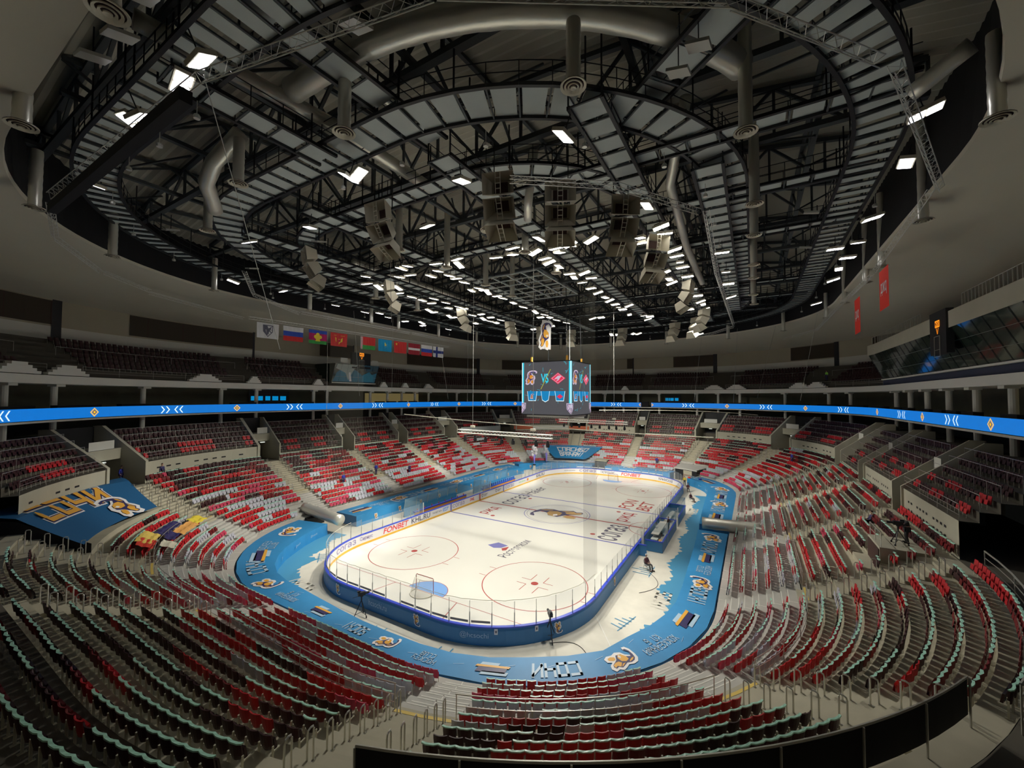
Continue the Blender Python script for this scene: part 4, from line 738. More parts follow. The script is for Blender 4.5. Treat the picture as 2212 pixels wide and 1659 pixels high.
# catwalks: grey floor panels between dark joists, black rails
def walk_pts(P, wid, name, label, z=30.6, step=1.55, fill=.8, rail=1.1, pm='panel'):
    P = np.asarray(P, float); l = np.concatenate([[0], np.cumsum(np.hypot(*np.diff(P, axis=0).T))]); n = max(2, int(l[-1]/step)); q = np.linspace(0, l[-1], n+1)
    C = np.stack([np.interp(q, l, P[:, 0]), np.interp(q, l, P[:, 1])], 1); T = np.gradient(C, axis=0); T /= np.linalg.norm(T, axis=1)[:, None]; N = np.stack([-T[:, 1], T[:, 0]], 1)
    t = empty(name, (C[0][0], C[0][1], z), label=label, cat='catwalk', group='roof catwalks'); o = np.array((C[0][0], C[0][1], z))
    pn = MB(); fr = MB(); ra = MB()
    for i in range(n):
        a, c = C[i] + T[i]*step*(1-fill)/2, C[i+1] - T[i]*step*(1-fill)/2
        V = [(*(a - N[i]*wid/2*.92), z-.02), (*(c - N[i+1]*wid/2*.92), z-.02), (*(c + N[i+1]*wid/2*.92), z-.02), (*(a + N[i]*wid/2*.92), z-.02)]
        pn.add(np.array(V + [(x, y, zz+.05) for x, y, zz in V]) - o, [(0, 1, 2, 3), (7, 6, 5, 4), (0, 4, 5, 1), (1, 5, 6, 2), (2, 6, 7, 3), (3, 7, 4, 0)], M[pm])
        for sg in (-1, 1): fr.bar(np.array((*(C[i] + N[i]*wid/2*sg), z-.1)) - o, np.array((*(C[i+1] + N[i+1]*wid/2*sg), z-.1)) - o, .13, M['dark'])
        fr.bar(np.array((*(C[i] - N[i]*wid/2), z-.12)) - o, np.array((*(C[i] + N[i]*wid/2), z-.12)) - o, .06, M['truss'])
        for sg in (-1, 1):
            for h in (.55, 1.1): ra.bar(np.array((*(C[i] + N[i]*wid/2*sg), z+h)) - o, np.array((*(C[i+1] + N[i+1]*wid/2*sg), z+h)) - o, .03, M['dark'], 3)
            ra.bar(np.array((*(C[i] + N[i]*wid/2*sg), z)) - o, np.array((*(C[i] + N[i]*wid/2*sg), z+1.1)) - o, .03, M['dark'], 3)
            if i % 4 == 0: ra.bar(np.array((*(C[i] + N[i]*wid/2*sg), z)) - o, np.array((*(C[i] + N[i]*wid/2*sg), 33.4)) - o, .05, M['dark'], 4)
    pn.build('floor_panels', t, label='grey floor panels'); fr.build('side_beams', t); ra.build('handrails', t)
def loop(d, s0=0, s1=None):
    s1 = TOT if s1 is None else s1; x, y, _, _ = BOWL.at(np.linspace(s0, s1, 220), np.full(220, float(d))); return np.stack([x, y], 1)
walk_pts(loop(1.2), 2.3, 'catwalk', 'wide curved catwalk loop of grey panels over the edge of the rink', 31.0, 1.5)
walk_pts(loop(-4.9), 1.6, 'catwalk', 'inner curved catwalk loop of grey panels', 31.0, 1.4)
walk_pts(loop(8.8), 2.2, 'catwalk', 'outer curved catwalk loop of grey slats near the soffit', 30.8, 1.2, .62)
for k, x in enumerate((-28.6, -19.6, -14.9, -6.2, 7.2, 16.4, 21.0)):
    y0 = 33 if abs(x) < 17 else 24; walk_pts([(x, -y0), (x, y0)], 1.7, 'catwalk', f'straight lengthwise catwalk, {ORD(k+1)} from the left', 30.4)
for k, (y, x0, x1) in enumerate(((-26, 7, 30), (-18, -28, 30), (-9, 16, 31), (0, -29, -14), (9, -29, 30), (18, -28, 30), (27, -25, 27))):
    walk_pts([(x0, y), (x1, y)], 1.3, 'catwalk', f'straight crosswise catwalk, {ORD(k+1)} from the near end', 30.9)
walk_pts([(26, -36), (15, -27)], 1.9, 'catwalk', 'diagonal catwalk of large grey panels above the near right lamps', 31.6, 1.9, .72)
walk_pts([(6.5, -44), (7.0, -33)], 1.7, 'catwalk', 'short catwalk joining the near soffit to the curved loop', 31.4, 1.6)
walk_pts([(.6, -44), (.9, -36)], 1.7, 'catwalk', 'short catwalk left of the silver straight duct at the near end', 30.6, 1.6)
b = MB(); b.box((-3.0, -45.0, 26.8), (17.5, .4, .5), M['black']); b.build('hanging_beam', label='long black rolled curtain beam hanging under the silver truss at upper left', cat='beam')
b = MB()
for x in np.arange(-5, 3.1, 2): b.box((x, -6, 30.0), (.12, 12, .12), M['panel'])
for y in np.arange(-12, .1, 2): b.box((-1, y, 30.0), (8.1, .12, .12), M['panel'])
b.build('grid_frame', label='grey steel grid frame hanging over the middle of the ice', cat='frame')
# ducts
def duct(name, P, r, label, n=18, group='silver air ducts'):
    P = np.array(P, float); Q = []
    for i in range(len(P)-1):
        m = max(2, int(np.linalg.norm(P[i+1]-P[i])/.5)); Q += [P[i] + (P[i+1]-P[i])*k/m for k in range(m)]
    Q.append(P[-1]); rr_ = [r*(1.035 if i % 3 == 0 else 1.0) for i in range(len(Q))]; b = MB(); b.tube(Q, rr_, M['duct'], n); return b.build(name, label=label, cat='duct', group=group, smooth=True)
aa = [tuple(BOWL.p(s, 4.4, 32.5)) for s in np.linspace(3.5, 23.5, 22)]
duct('air_duct', aa, .6, 'fat silver spiral duct curving over the near end at the top of the picture')
duct('air_duct', [(.2, -45, 32.4), (1.6, -36, 32.4), (1.6, -27, 32.4)], .42, 'straight shiny duct at upper left beside the catwalk')
duct('air_duct', [(5.0, -38.5, 33.4), (5.2, -33, 33.2)], .38, 'short shiny duct below the left end of the curved duct')
duct('air_duct', [(-6.0, -37.8, 33.5), (-8.4, -38.3, 32), (-10.2, -38.0, 31.2), (-12.6, -36.4, 30.4)], .5, 'bent silver elbow duct at upper left above two diffusers')
duct('air_duct', [(20.2, -27, 33), (18.5, -22, 30.8), (18.0, -10, 30.4), (18.0, 4, 30.4)], .32, 'thin silver duct running lengthwise over the right side of the ice')
duct('air_duct', [(10.5, -27, 33), (9.5, -26, 30), (8.6, -24.4, 29.6)], .3, 'thin shiny duct sloping behind the middle speaker cluster')
duct('air_duct', [(31.2, -27.6, 30.6), (29.6, -26.4, 29.9)], .35, 'silver duct at far right slanting to the soffit')
duct('air_duct', [(-17.5, -20, 32), (-17.5, 16, 32)], .4, 'long silver duct over the left lamps')
for k, (x, y, z) in enumerate(DIFFS):
    t = empty('ceiling_diffuser', (x, y, z), label=f"{'large ' if math.hypot(x-23, y+51) < 24 else ''}round cream diffuser on a vertical duct, {ORD(k+1)} of the hanging diffusers by distance order", cat='air diffuser', group='round diffusers on hanging ducts')
    b = MB()
    for r0, r1, z0 in ((.12, .0, -.06), (.24, .17, -.03), (.38, .30, 0), (.54, .44, .03)): b.lathe((0, 0, z0), [(r1, .04), (r0, 0), (r0, .05), (r1, .07)], M['cream'], 20)
    b.lathe((0, 0, 0), [(0, .12), (.5, .12)], M['brownd'], 16); b.build('diffuser_rings', t)
    b = MB(); top = 34.5 if math.hypot(x+1.4, y) < 38 else 31.5; R_ = .30 if abs(x) < 28 else .27
    L_ = top - z; prof = [(R_*(1.0 + .05*(i % 2)), .12 + L_*i/14) for i in range(15)]; b.lathe((0, 0, 0), prof, M['duct'], 14); b.build('drop_duct', t, smooth=True)
# floodlights
dupl = {}
def lamp_meshes(K=1.3):
    b = MB(); b.box((0, 0, .09), (.95, .55, .14), M['cream']); b.box((-.2, 0, .20), (.3, .3, .12), M['dark']); a = b.build('lamp_housing')
    b = MB(); b.box((-.235, 0, .01), (.40, .44, .03), M['lamp']); b.box((.235, 0, .01), (.40, .44, .03), M['lamp']); c = b.build('lamp_lens')
    b = MB(); b.box((-.235, 0, .01), (.40, .44, .03), M['lampw']); b.box((.235, 0, .01), (.40, .44, .03), M['lampw']); c2 = b.build('lamp_lens')
    b = MB(); b.bar((0, 0, .16), (0, 0, 1.1), .03, M['dark']); b.bar((-.48, 0, .1), (0, 0, .4), .02, M['dark']); b.bar((.48, 0, .1), (0, 0, .4), .02, M['dark']); d = b.build('lamp_bracket')
    r = (a.data, c.data, c2.data, d.data)
    for m_ in r[:3]: m_.transform(Matrix.Scale(K, 4))
    for o in (a, c, c2, d): bpy.data.objects.remove(o)
    return r
LH, LL, LL2, LB = lamp_meshes(); cnt = {}
for k, (x, y) in enumerate(LAMPS):
    key = min((-28.6, -19.6, -14.9, -6.2, 7.2, 16.4, 21.0, 30.5), key=lambda v: abs(v - x)); cnt[key] = cnt.get(key, 0) + 1
    nmz = {-28.6: 'leftmost', -19.6: 'second from left', -14.9: 'third from left', -6.2: 'left middle', 7.2: 'right middle', 16.4: 'third from right', 21.0: 'second from right', 30.5: 'rightmost'}[key]
    z = 29.2; e = empty('floodlight', (x, y, z), rz=rng.uniform(-.25, .25) + (PI/2 if k % 3 == 0 else 0), label=f"lit twin floodlight, {ORD(cnt[key])} lamp under the {nmz} catwalk", cat='floodlight', group='lit floodlights under the catwalks')
    cool = abs(x) > 24 or y < -32; tilt = math.atan2(-x*.7, 20); e.rotation_euler = (max(-.45, min(.45, -y*.012)), 0, e.rotation_euler[2]) if k % 2 else (0, .25 if x < 0 else -.25, e.rotation_euler[2])
    for n_, me in (('lamp_housing', LH), ('lamp_lens', LL2 if cool else LL), ('lamp_bracket', LB)):
        o = bpy.data.objects.new(n_, me); COL.objects.link(o); o.parent = e
UNL = [(24.5, -38, 29.6), (10.5, -41.5, 30), (5.8, -46.4, 29.3), (3.4, -46.2, 29.2), (1.2, -46.4, 29.2), (21.5, -33.5, 30.4), (20.6, -32.6, 30.3), (-16, -38, 29), (-20, -30, 28.8), (27, -16, 29.2), (27.4, -8, 29.2), (12.2, 20, 28.8), (-9, -30, 29.4), (-24, 10, 28.6)]
for k, (x, y, z) in enumerate(UNL):
    b = MB(); b.box((0, 0, 0), (.9, .9, .12), M['off'], rx=.25, ry=.2); b.bar((0, 0, .05), (0, 0, 1.2), .03, M['dark']); b.build('unlit_fixture', label=f'square pale unlit fixture hanging under the roof, {ORD(k+1)} of a scattered few', cat='light fixture', group='unlit square fixtures', loc=(x, y, z))
# small white spot heads along the loops
sm = MB(); sm.lathe((0, 0, 0), [(.0, .0), (.14, .0), (.16, .12), (.10, .22), (0, .24)], M['alu'], 8); sm.bar((0, 0, .2), (0, 0, .9), .02, M['alu'], 4); sm0 = sm.build('x'); smd = sm0.data; bpy.data.objects.remove(sm0)
for k, (s, d) in enumerate([(s, .1) for s in np.arange(2, 60, 5.3)] + [(s, 8) for s in np.arange(172, 205, 4.4)] + [(s, 10) for s in np.arange(36, 172, 7.5)]):
    o = bpy.data.objects.new('spot_head', smd); COL.objects.link(o); o.location = BOWL.p(s, d, 29.4); tag(o, 'small pale spot head hanging on a short rod under a curved catwalk', 'spotlight', 'small spot heads under the curved catwalks')
# speaker clusters
def speaker(k, x, y):
    t = empty('speaker_cluster', (x, y, 27.2), rz=math.atan2(y, x) + PI/2, label=f"cream speaker cluster of three stacked horns under the roof, {ORD(k+1)} counted from the near left", cat='speaker', group='hanging speaker clusters')
    zz = 1.5
    for j, tl in enumerate((.15, .6, 1.05)):
        b = MB(); w1, h1, w2, h2, L_ = .55, .38, .95, .62, 1.0
        Rm = np.array(Matrix.Rotation(tl, 3, 'X')).T; P = np.array([(-w1, 0, -h1), (w1, 0, -h1), (w1, 0, h1), (-w1, 0, h1), (-w2, -L_, -h2), (w2, -L_, -h2), (w2, -L_, h2), (-w2, -L_, h2)]) @ Rm + (0, .25*j - .3, zz - .95*j)
        b.add(P, [(0, 1, 2, 3), (0, 4, 5, 1), (1, 5, 6, 2), (2, 6, 7, 3), (3, 7, 4, 0)], M['cream'])
        Q = np.array([(-w1*.8, -.15, -h1*.8), (w1*.8, -.15, -h1*.8), (w1*.8, -.15, h1*.8), (-w1*.8, -.15, h1*.8)]) @ Rm + (0, .25*j - .3, zz - .95*j); b.add(Q, [(0, 1, 2, 3)], M['brownd'])
        for sx in (-.15, .15): b.bar(np.array((sx, -L_*.95, -h2)) @ Rm + (0, .25*j-.3, zz - .95*j), np.array((sx, -L_*.95, h2)) @ Rm + (0, .25*j-.3, zz - .95*j), .03, M['cream'])
        for v in (-.3, 0, .3): b.bar(np.array((-.15, -L_*.95, v)) @ Rm + (0, .25*j-.3, zz - .95*j), np.array((.15, -L_*.95, v)) @ Rm + (0, .25*j-.3, zz - .95*j), .03, M['cream'])
        b.build('horn_box', t)
    b = MB(); b.bar((-.5, -.2, 1.8), (-.5, -.2, 4.5), .04, M['dark']); b.bar((.5, -.2, 1.8), (.5, -.2, 4.5), .04, M['dark']); b.build('hanger', t)
for k, (x, y) in enumerate(SPK): speaker(k, x, y)
# aluminium trusses
def altruss(P, z, label, name='lighting_truss', r=.022, h=.36, group='thin aluminium trusses under the roof', zz=None):
    b = MB(); P = [np.array((x, y, z if zz is None else zz[i])) for i, (x, y) in enumerate(P)]
    for a, c in zip(P, P[1:]):
        L_ = np.linalg.norm(c-a); n = max(2, int(L_/h/1.1)); d = (c-a)/L_; nn = np.cross(d, (0, 0, 1)); nn /= np.linalg.norm(nn); off = [(0, 0, 0), tuple(nn*h*.5 + np.array((0, 0, h*.9))), tuple(-nn*h*.5 + np.array((0, 0, h*.9)))]
        for o in off: b.bar(a + o, c + o, r, M['alu'], 5)
        for i in range(n):
            p0, p1 = a + (c-a)*i/n, a + (c-a)*(i+1)/n
            for j in range(3): b.bar((p0 if i % 2 else p1) + np.array(off[j]), (p1 if i % 2 else p0) + np.array(off[(j+1) % 3]), r*.45, M['alu'], 3)
    return b.build(name, label=label, cat='truss', group=group)
TL_ = ['left soffit edge, nearest stretch', 'left soffit edge, short stretch', 'left soffit edge before the flags', 'left, bent piece beside the lamps', 'left, straight run over the flags', 'left far run to the scoreboard', 'top left above the black beam', 'top edge in front of the fat duct', 'top right slanting down', 'right, curving down to the soffit', 'right soffit edge past the red banners', 'right soffit edge going far', 'far right corner', 'middle, over the speaker clusters', 'right of the middle lamps', 'far right inner piece', 'running with the black beam']
for k, P in enumerate(TRS):
    zz = None; altruss([tuple(p) for p in P], 27.3, f"thin silver truss, {TL_[k]}")
ft = altruss([(-32.7, -24), (-32.7, -24), (-30, 13)][1:], 25.9, 'thin silver truss carrying the row of flags on the left', group=None)
# rope hoists with lighting bars over the ice
for k, (A, B_, z, lab) in enumerate((((-4.9, -15.5), (6.8, -16.1), 12.0, 'bright horizontal lighting truss hanging over the near half of the ice'), ((-4.2, 10.1), (7.4, 8.7), 12.0, 'bright horizontal lighting truss hanging over the far half below the scoreboard'))):
    A = np.array((*A, z)); B_ = np.array((*B_, z)); c0 = (A+B_)/2; t = empty('lighting_bar', c0, label=lab, cat='lighting truss', group=None); b = MB(); dd = B_ - A; L_ = np.linalg.norm(dd); dd /= L_
    for o in ((0, -.17, 0), (0, .17, 0), (0, -.17, .34), (0, .17, .34)): b.bar(A - c0 + o, B_ - c0 + o, .035, M['white'], 6)
    n = 26
    for i in range(n):
        p0, p1 = A - c0 + dd*L_*i/n, A - c0 + dd*L_*(i+1)/n
        for o1, o2 in (((0, -.17, 0), (0, -.17, .34)), ((0, .17, .34), (0, .17, 0)), ((0, -.17, 0), (0, .17, 0))): b.bar(p0 + o1, p1 + o2, .018, M['white'], 3)
    b.build('truss_frame', t)
    for f in (.08, .2, .32, .5, .62, .75, .85, .96):
        p = A - c0 + dd*L_*f; b = MB(); b.box(p + (0, 0, -.3), (.12, .2, .15), M['dark']); b.lathe(p + (0, 0, -.85), [(0, 0), (.17, 0), (.19, .2), (.14, .45), (0, .5)], M['dark'], 8); b.build('moving_head', t)
    for f in (.17, .82):
        p = A - c0 + dd*L_*f; b = MB(); b.box(p + (0, 0, .75), (.5, .22, .22), M['cream']); b.bar(p + (0, 0, .35), p + (0, 0, 18), .02, M['steel'], 4); b.build('hoist', t)
def wire(P, label, r=.02, m='steel', group='thin hanging cables'):
    b = MB(); b.tube(P, r, M[m], 4); return b.build('hanging_cable', label=label, cat='cable', group=group)
b = MB(); t = np.linspace(0, 1, 30)
wire([(-20 + 40*u, -9 + 14*u*0 + 6*math.sin(u*3), 12.6 - 1.2*u + .8*(2*u-1)**2) for u in t], 'pale cable sagging across the picture below the lighting truss', .05, 'leg')
wire([(2 + 22*u, 12 + 20*u, 13.9 - .9*u*u*u) for u in t], 'pale cable curving right from under the scoreboard', .05, 'leg')
for k, (x, y, z0, z1, dx, dy) in enumerate(((-22, -20, 14, 27, -3, 2), (-31, -8, 16, 28, 6, -6), (-26, 8, 15.5, 28, 5, -9), (-9, 34, 15, 29, 2, -6), (-6, 40, 15, 29, 3, -2), (20, 40, 15, 29, 1, -5), (30, 30, 15.6, 29, 2, -4), (24, 34, 16, 29, 3, 1), (13.0, 39, 15.4, 29, 2, -4), (-28, -4, 16, 29, 0, 0), (-24.5, 12, 15, 29, 0, 0), (-10.3, -20.5, 24, 31, 4, -4))):
    wire([(x, y, z0), (x + dx, y + dy, z1)], f'thin straight steel cable between the balcony and the roof, {ORD(k+1)} of several')
wire([(-7.5, -34, 19.5), (4.5, -44, 28.8)], 'long thin cable slanting from the black beam at upper left')

# ================================================================ SCOREBOARD CUBE
cu = empty('scoreboard_cube', (0, 0, 13.7), label='four sided video scoreboard cube hanging over centre ice', cat='scoreboard'); hw = 3.55; H = 6.9
b = MB(); b.box((0, 0, H/2), (2*hw-.04, 2*hw-.04, H), M['scr_grey']); b.box((0, 0, -.25), (2*hw-1, 2*hw-1, .3), M['wallb']); b.box((0, 0, -.07), (2*hw, 2*hw, .12), M['dark']); b.box((0, 0, H+.05), (2*hw+.05, 2*hw+.05, .12), M['dark']); b.build('cube_body', cu)
rc = random.Random(11)
def face(rot):
    c, s = round(math.cos(rot)), round(math.sin(rot))
    return lambda u, v, k=0: (c*u + s*(hw + .0 + .008*(k+1)), s*u - c*(hw + .008*(k+1)), v)
for rot, nm in ((0, 'front'), (PI/2, 'right'), (PI, 'back'), (-PI/2, 'left')):
    f = face(rot); b = MB()
    for u0, u1, m, k in ((-hw, -hw+.28, 'scr_cyan', 0), (-hw, -hw+.1, 'led_white', 1), (hw-.28, hw, 'scr_cyan', 0), (hw-.1, hw, 'led_white', 1)): shape(b, [(u0, .9), (u1, .9), (u1, H), (u0, H)], lambda u, v: f(u, v, k), M[m])
    for _ in range(26):
        u, v, a, l = rc.uniform(-3.1, 3.0), rc.uniform(.4, 6.6), rc.uniform(0, 3.1), rc.uniform(.2, .7); w_ = .03
        du, dv = math.cos(a)*l, math.sin(a)*l; shape(b, [(u, v), (u+du, v+dv), (u+du+w_, v+dv+.02), (u+w_, v-.05)], lambda p, q: f(p, q, 0), M['scr_cyan'])
    b.build('screen_shards', cu, label='turquoise shards and edge bars on the screen')
    b = MB(); emblem(b, 2.1, lambda u, v, k=0: f(-2.15 - v, 4.85 - u*.92, 1 + k), True, (M['scr_white'], M['scr_navy'], M['scr_orange'])); b.build('screen_emblem', cu, label='orange leopard emblem on the screen')
    b = MB(); text(b, 'VS', 1.1, lambda u, v: f(-.15 + u, 4.75 + v, 1), M['scr_cyan'], 1.2, bold=.05); shape(b, [(-.75, 3.3), (-.65, 3.3), (.75, 5.9), (.65, 5.9)], lambda u, v: f(u, v, 3), M['scr_yellow']); b.build('screen_lettering', cu)
    b = MB()
    for sc, m, k in ((1, 'scr_red', 0), (.86, 'scr_white', 1), (.78, 'scr_red', 2)): shape(b, [(1.75 - 1.05*sc, 4.7), (1.75, 4.7 - .75*sc), (1.75 + 1.05*sc, 4.7), (1.75, 4.7 + .75*sc)], lambda u, v: f(u, v, 1+k), M[m])
    shape(b, [(1.2, 4.55), (1.45, 4.8), (1.75, 5.05), (2.3, 5.0), (2.1, 4.8), (1.85, 4.45), (1.5, 4.3), (1.75, 4.65)], lambda u, v: f(u, v, 5), M['scr_white']); b.build('screen_diamond', cu, label='red and white rhombus emblem on the screen')
    b = MB(); pl = [(-2.75, -1.25, 0), (-.7, .6, 1), (1.3, 2.75, 0)]
    shape(b, [(-2.7, 3.05), (2.7, 3.05), (1.2, 2.45), (-1.2, 2.45)], lambda u, v: f(u, v, 0), M['scr_blue'])
    for a, c, p in pl:
        tz = .18
        Q = [(a, 3.05), (a + tz, 1.75), (c - tz, 1.75), (c, 3.05)] if not p else [(a, 3.05), (a + tz, 1.85), ((a+c)/2, 1.6), (c - tz, 1.85), (c, 3.05)]
        shape(b, Q, lambda u, v: f(u, v, 1), M['led_white']); m_ = [((a+c)/2 + (x-(a+c)/2)*.92, 3.05 + (v-3.05)*.94) for x, v in Q]; shape(b, m_, lambda u, v: f(u, v, 2), M['scr_blue'])
    shape(b, [(1.6, 2.35), (2.03, 2.05), (2.45, 2.35), (2.03, 2.65)], lambda u, v: f(u, v, 3), M['scr_red']); emblem(b, .7, lambda u, v, k=0: f(-2 - v, 2.35 - u, 3 + k), True, (M['scr_white'], M['scr_navy'], M['scr_orange'])); b.build('screen_plates', cu, label='blue team plates on the screen')
    for u0 in (-hw+.0, hw-.0):
        b = MB(); cu_ = u0
        Sx = [(-.62, 1.5), (.62, 1.5), (.58, .75), (0, .1), (-.58, .75)]; Q = [(min(max(cu_ + x, -hw), hw), v) for x, v in Sx]
        shape(b, Q, lambda u, v: f(u, v, 4), M['scr_white']); Q = [(min(max(cu_ + x*.86, -hw), hw), .82 + (v-.82)*.86) for x, v in Sx]; shape(b, Q, lambda u, v: f(u, v, 5), M['scr_navy'])
        Q = [(min(max(cu_ + x*.76, -hw), hw), .82 + (v-.82)*.76) for x, v in Sx]; shape(b, Q, lambda u, v: f(u, v, 6), M['scr_white'])
        sgn = 1 if u0 < 0 else -1
        shape(b, [(cu_, .95), (cu_ + sgn*.05, .95), (cu_ + sgn*.5, .45), (cu_ + sgn*.42, .45)], lambda u, v: f(u, v, 7), M['scr_navy']); shape(b, [(cu_, .62), (cu_, .55), (cu_ + sgn*.4, 1.3), (cu_ + sgn*.46, 1.3)], lambda u, v: f(u, v, 7), M['scr_navy']); b.build('screen_shield', cu, label='league shield on the cube corner')
b = MB()
for x, y in ((-2.6, -2.6), (2.6, -2.6), (2.6, 2.6), (-2.6, 2.6)): b.bar((x, y, H), (x*.9, y*.9, 17), .05, M['dark'], 5)
b.build('suspension_cable', cu)
for x, y in ((-2.6, -2.6), (2.6, -2.6), (2.6, 2.6)): b = MB(); b.box((x, y, H+.45), (.22, .22, .7), M['orange']); b.build('hoist', cu, label='orange chain hoist')
b = MB(); fz = lambda u, v, k=0: (8.0 + u*.35, -20 - .004*k + u*.9, 21.3 + v)
emblem(b, 2.6, lambda u, v, k=0: fz(-v*.8, -u*1.0, k)); 
for sg in (1,): shape(b, [(-.5, -1.2), (.55, -1.2), (.6, 1.3), (-.5, 1.3)], lambda u, v: (8.0 + u*.35, -19.9 + u*.9, 21.3 + v), M['emw'])
b.build('hanging_figure', label='white backed flat leopard cut-out hanging above the left edge of the scoreboard', cat='cut-out')

# ================================================================ FLAGS
FL = [('KHL', 'white flag with a dark league shield, first in the row of flags'), ('RU', 'white blue and red striped flag, second in the row beside the shield flag'), ('KK', 'blue crimson and green striped flag with yellow emblem'), ('RF', 'plain red flag with golden eagle emblem'), ('BY', 'red over green flag with white ornament band'), ('KZ', 'sky blue flag with yellow sun'), ('CN', 'red flag with yellow stars'), ('LV', 'dark red flag with white middle stripe'), ('RU', 'white blue and red striped flag beside the blue cross flag'), ('FI', 'white flag with dark blue cross, last in the row')]
FM = {n: mat('flag_' + n, c, .8) for n, c in dict(white=(.72, .72, .72), blue=(.03, .08, .45), red=(.62, .03, .03), green=(.04, .30, .06), crim=(.45, .01, .12), sky=(.0, .30, .60), yellow=(.85, .65, .05), dred=(.30, .015, .03), navy=(.02, .04, .22), grey=(.12, .12, .16)).items()}
F0, F1 = np.array((-33.03, -22.84)), np.array((-29.85, 10.88)); ud = (F1-F0)/np.linalg.norm(F1-F0); starts = [0, 3.34, 6.9, 10.25, 15.4, 18.75, 21.98, 25.14, 28.2, 31.2]
for (k, lab), s0 in zip(FL, starts):
    wd, hh = 2.75, 2.05; o0 = np.array((*(F0 + ud*s0), 25.75)); b = MB(); t = empty('hanging_flag', o0, label=lab, cat='flag', group='row of flags on the left truss')
    f = lambda u, v, kk=0: (ud[0]*u + .02 + .008*kk + .05*math.sin(u*3 + v), ud[1]*u, -v)
    def strips(b, L_):
        for (a, c, d, e, m) in L_:
            for i in range(6): u0, u1 = a + (d-a)*i/6, a + (d-a)*(i+1)/6; b.poly([f(u0, c), f(u1, c), f(u1, e), f(u0, e)], FM[m])
    if k == 'KHL': strips(b, [(0, 0, wd, hh, 'white')])
    elif k == 'RU': strips(b, [(0, 0, wd, hh/3, 'white'), (0, hh/3, wd, 2*hh/3, 'blue'), (0, 2*hh/3, wd, hh, 'red')])
    elif k == 'KK': strips(b, [(0, 0, wd, hh/4, 'blue'), (0, hh/4, wd, 3*hh/4, 'crim'), (0, 3*hh/4, wd, hh, 'green')])
    elif k in ('RF', 'CN'): strips(b, [(0, 0, wd, hh, 'red')])
    elif k == 'BY': strips(b, [(0, 0, .35, hh, 'white'), (.35, 0, wd, hh*.66, 'red'), (.35, hh*.66, wd, hh, 'green')])
    elif k == 'KZ': strips(b, [(0, 0, wd, hh, 'sky')])
    elif k == 'LV': strips(b, [(0, 0, wd, hh*.4, 'dred'), (0, hh*.4, wd, hh*.6, 'white'), (0, hh*.6, wd, hh, 'dred')])
    elif k == 'FI': strips(b, [(0, 0, .75, .75, 'white'), (0, 1.3, .75, hh, 'white'), (1.25, 0, wd, .75, 'white'), (1.25, 1.3, wd, hh, 'white'), (.75, 0, 1.25, hh, 'navy'), (0, .75, .75, 1.3, 'navy'), (1.25, .75, wd, 1.3, 'navy')])
    b.build('flag_cloth', t); e = MB()
    if k == 'KHL':
        for sc, m, kk in ((1, 'grey', 2), (.84, 'white', 3)): shape(e, [(1.37 - .65*sc, 1 - .75*sc), (1.37 + .65*sc, 1 - .75*sc), (1.37 + .6*sc, 1 + .15*sc), (1.37, 1 + .85*sc), (1.37 - .6*sc, 1 + .15*sc)], lambda u, v: f(u, v, kk), FM[m])
        for sg in (-1, 1): shape(e, [(1.37 - sg*.5, .35), (1.37 - sg*.38, .35), (1.37 + sg*.5, 1.25), (1.37 + sg*.38, 1.3)], lambda u, v: f(u, v, 4), FM['grey'])
        for c, u0, v0 in (('K', .98, .78), ('L', 1.78, .78), ('H', 1.38, 1.4)): text(e, c, .2, lambda u, v: f(u0 + u, v0 - v, 5), FM['grey'], .26, bold=.03)
    elif k == 'KK':
        for c0, c1, r_ in ((1.37, .65, .28), (1.05, 1.0, .28), (1.69, 1.0, .28), (1.37, 1.15, .36)): shape(e, [(c0 + r_*math.cos(q), c1 + r_*math.sin(q)) for q in np.linspace(0, 2*PI, 12)[:-1]], lambda u, v: f(u, v, 3), FM['yellow'])
        shape(e, [(1.0, 1.65), (1.74, 1.65), (1.55, 1.2), (1.2, 1.2)], lambda u, v: f(u, v, 3), FM['yellow'])
    elif k == 'RF':
        text(e, 'ХОККЕЙ РОССИИ', 1.8, lambda u, v: f(1.37 + u, .38 - v, 2), FM['yellow'], .16); shape(e, [(.75, .65), (1.1, .95), (1.2, .7), (1.37, .85), (1.54, .7), (1.64, .95), (2.0, .65), (1.9, 1.3), (1.5, 1.5), (1.37, 1.8), (1.24, 1.5), (.85, 1.3)], lambda u, v: f(u, v, 2), FM['yellow']); shape(e, [(1.22, 1.0), (1.52, 1.0), (1.5, 1.3), (1.37, 1.4), (1.24, 1.3)], lambda u, v: f(u, v, 3), FM['crim'])
    elif k == 'KZ':
        shape(e, [(1.37 + .36*math.cos(q), .85 + .36*math.sin(q)) for q in np.linspace(0, 2*PI, 14)[:-1]], lambda u, v: f(u, v, 2), FM['yellow']); shape(e, [(.95, 1.1), (1.37, 1.5), (1.8, 1.1), (1.37, 1.3)], lambda u, v: f(u, v, 2), FM['yellow'])
    elif k == 'CN':
        for c0, c1, r_ in ((.5, .5, .3), (1.0, .2, .09), (1.15, .4, .09), (1.15, .65, .09), (1.0, .85, .09)): shape(e, [(c0 + r_*(1 if j % 2 == 0 else .4)*math.sin(j*PI/5), c1 - r_*(1 if j % 2 == 0 else .4)*math.cos(j*PI/5)) for j in range(10)], lambda u, v: f(u, v, 2), FM['yellow'])
    elif k == 'BY':
        for j in range(8): shape(e, [(.05, .13 + j*.25), (.17, .03 + j*.25), (.3, .13 + j*.25), (.17, .23 + j*.25)], lambda u, v: f(u, v, 2), FM['red'])
    if e.n: e.build('flag_emblem', t)
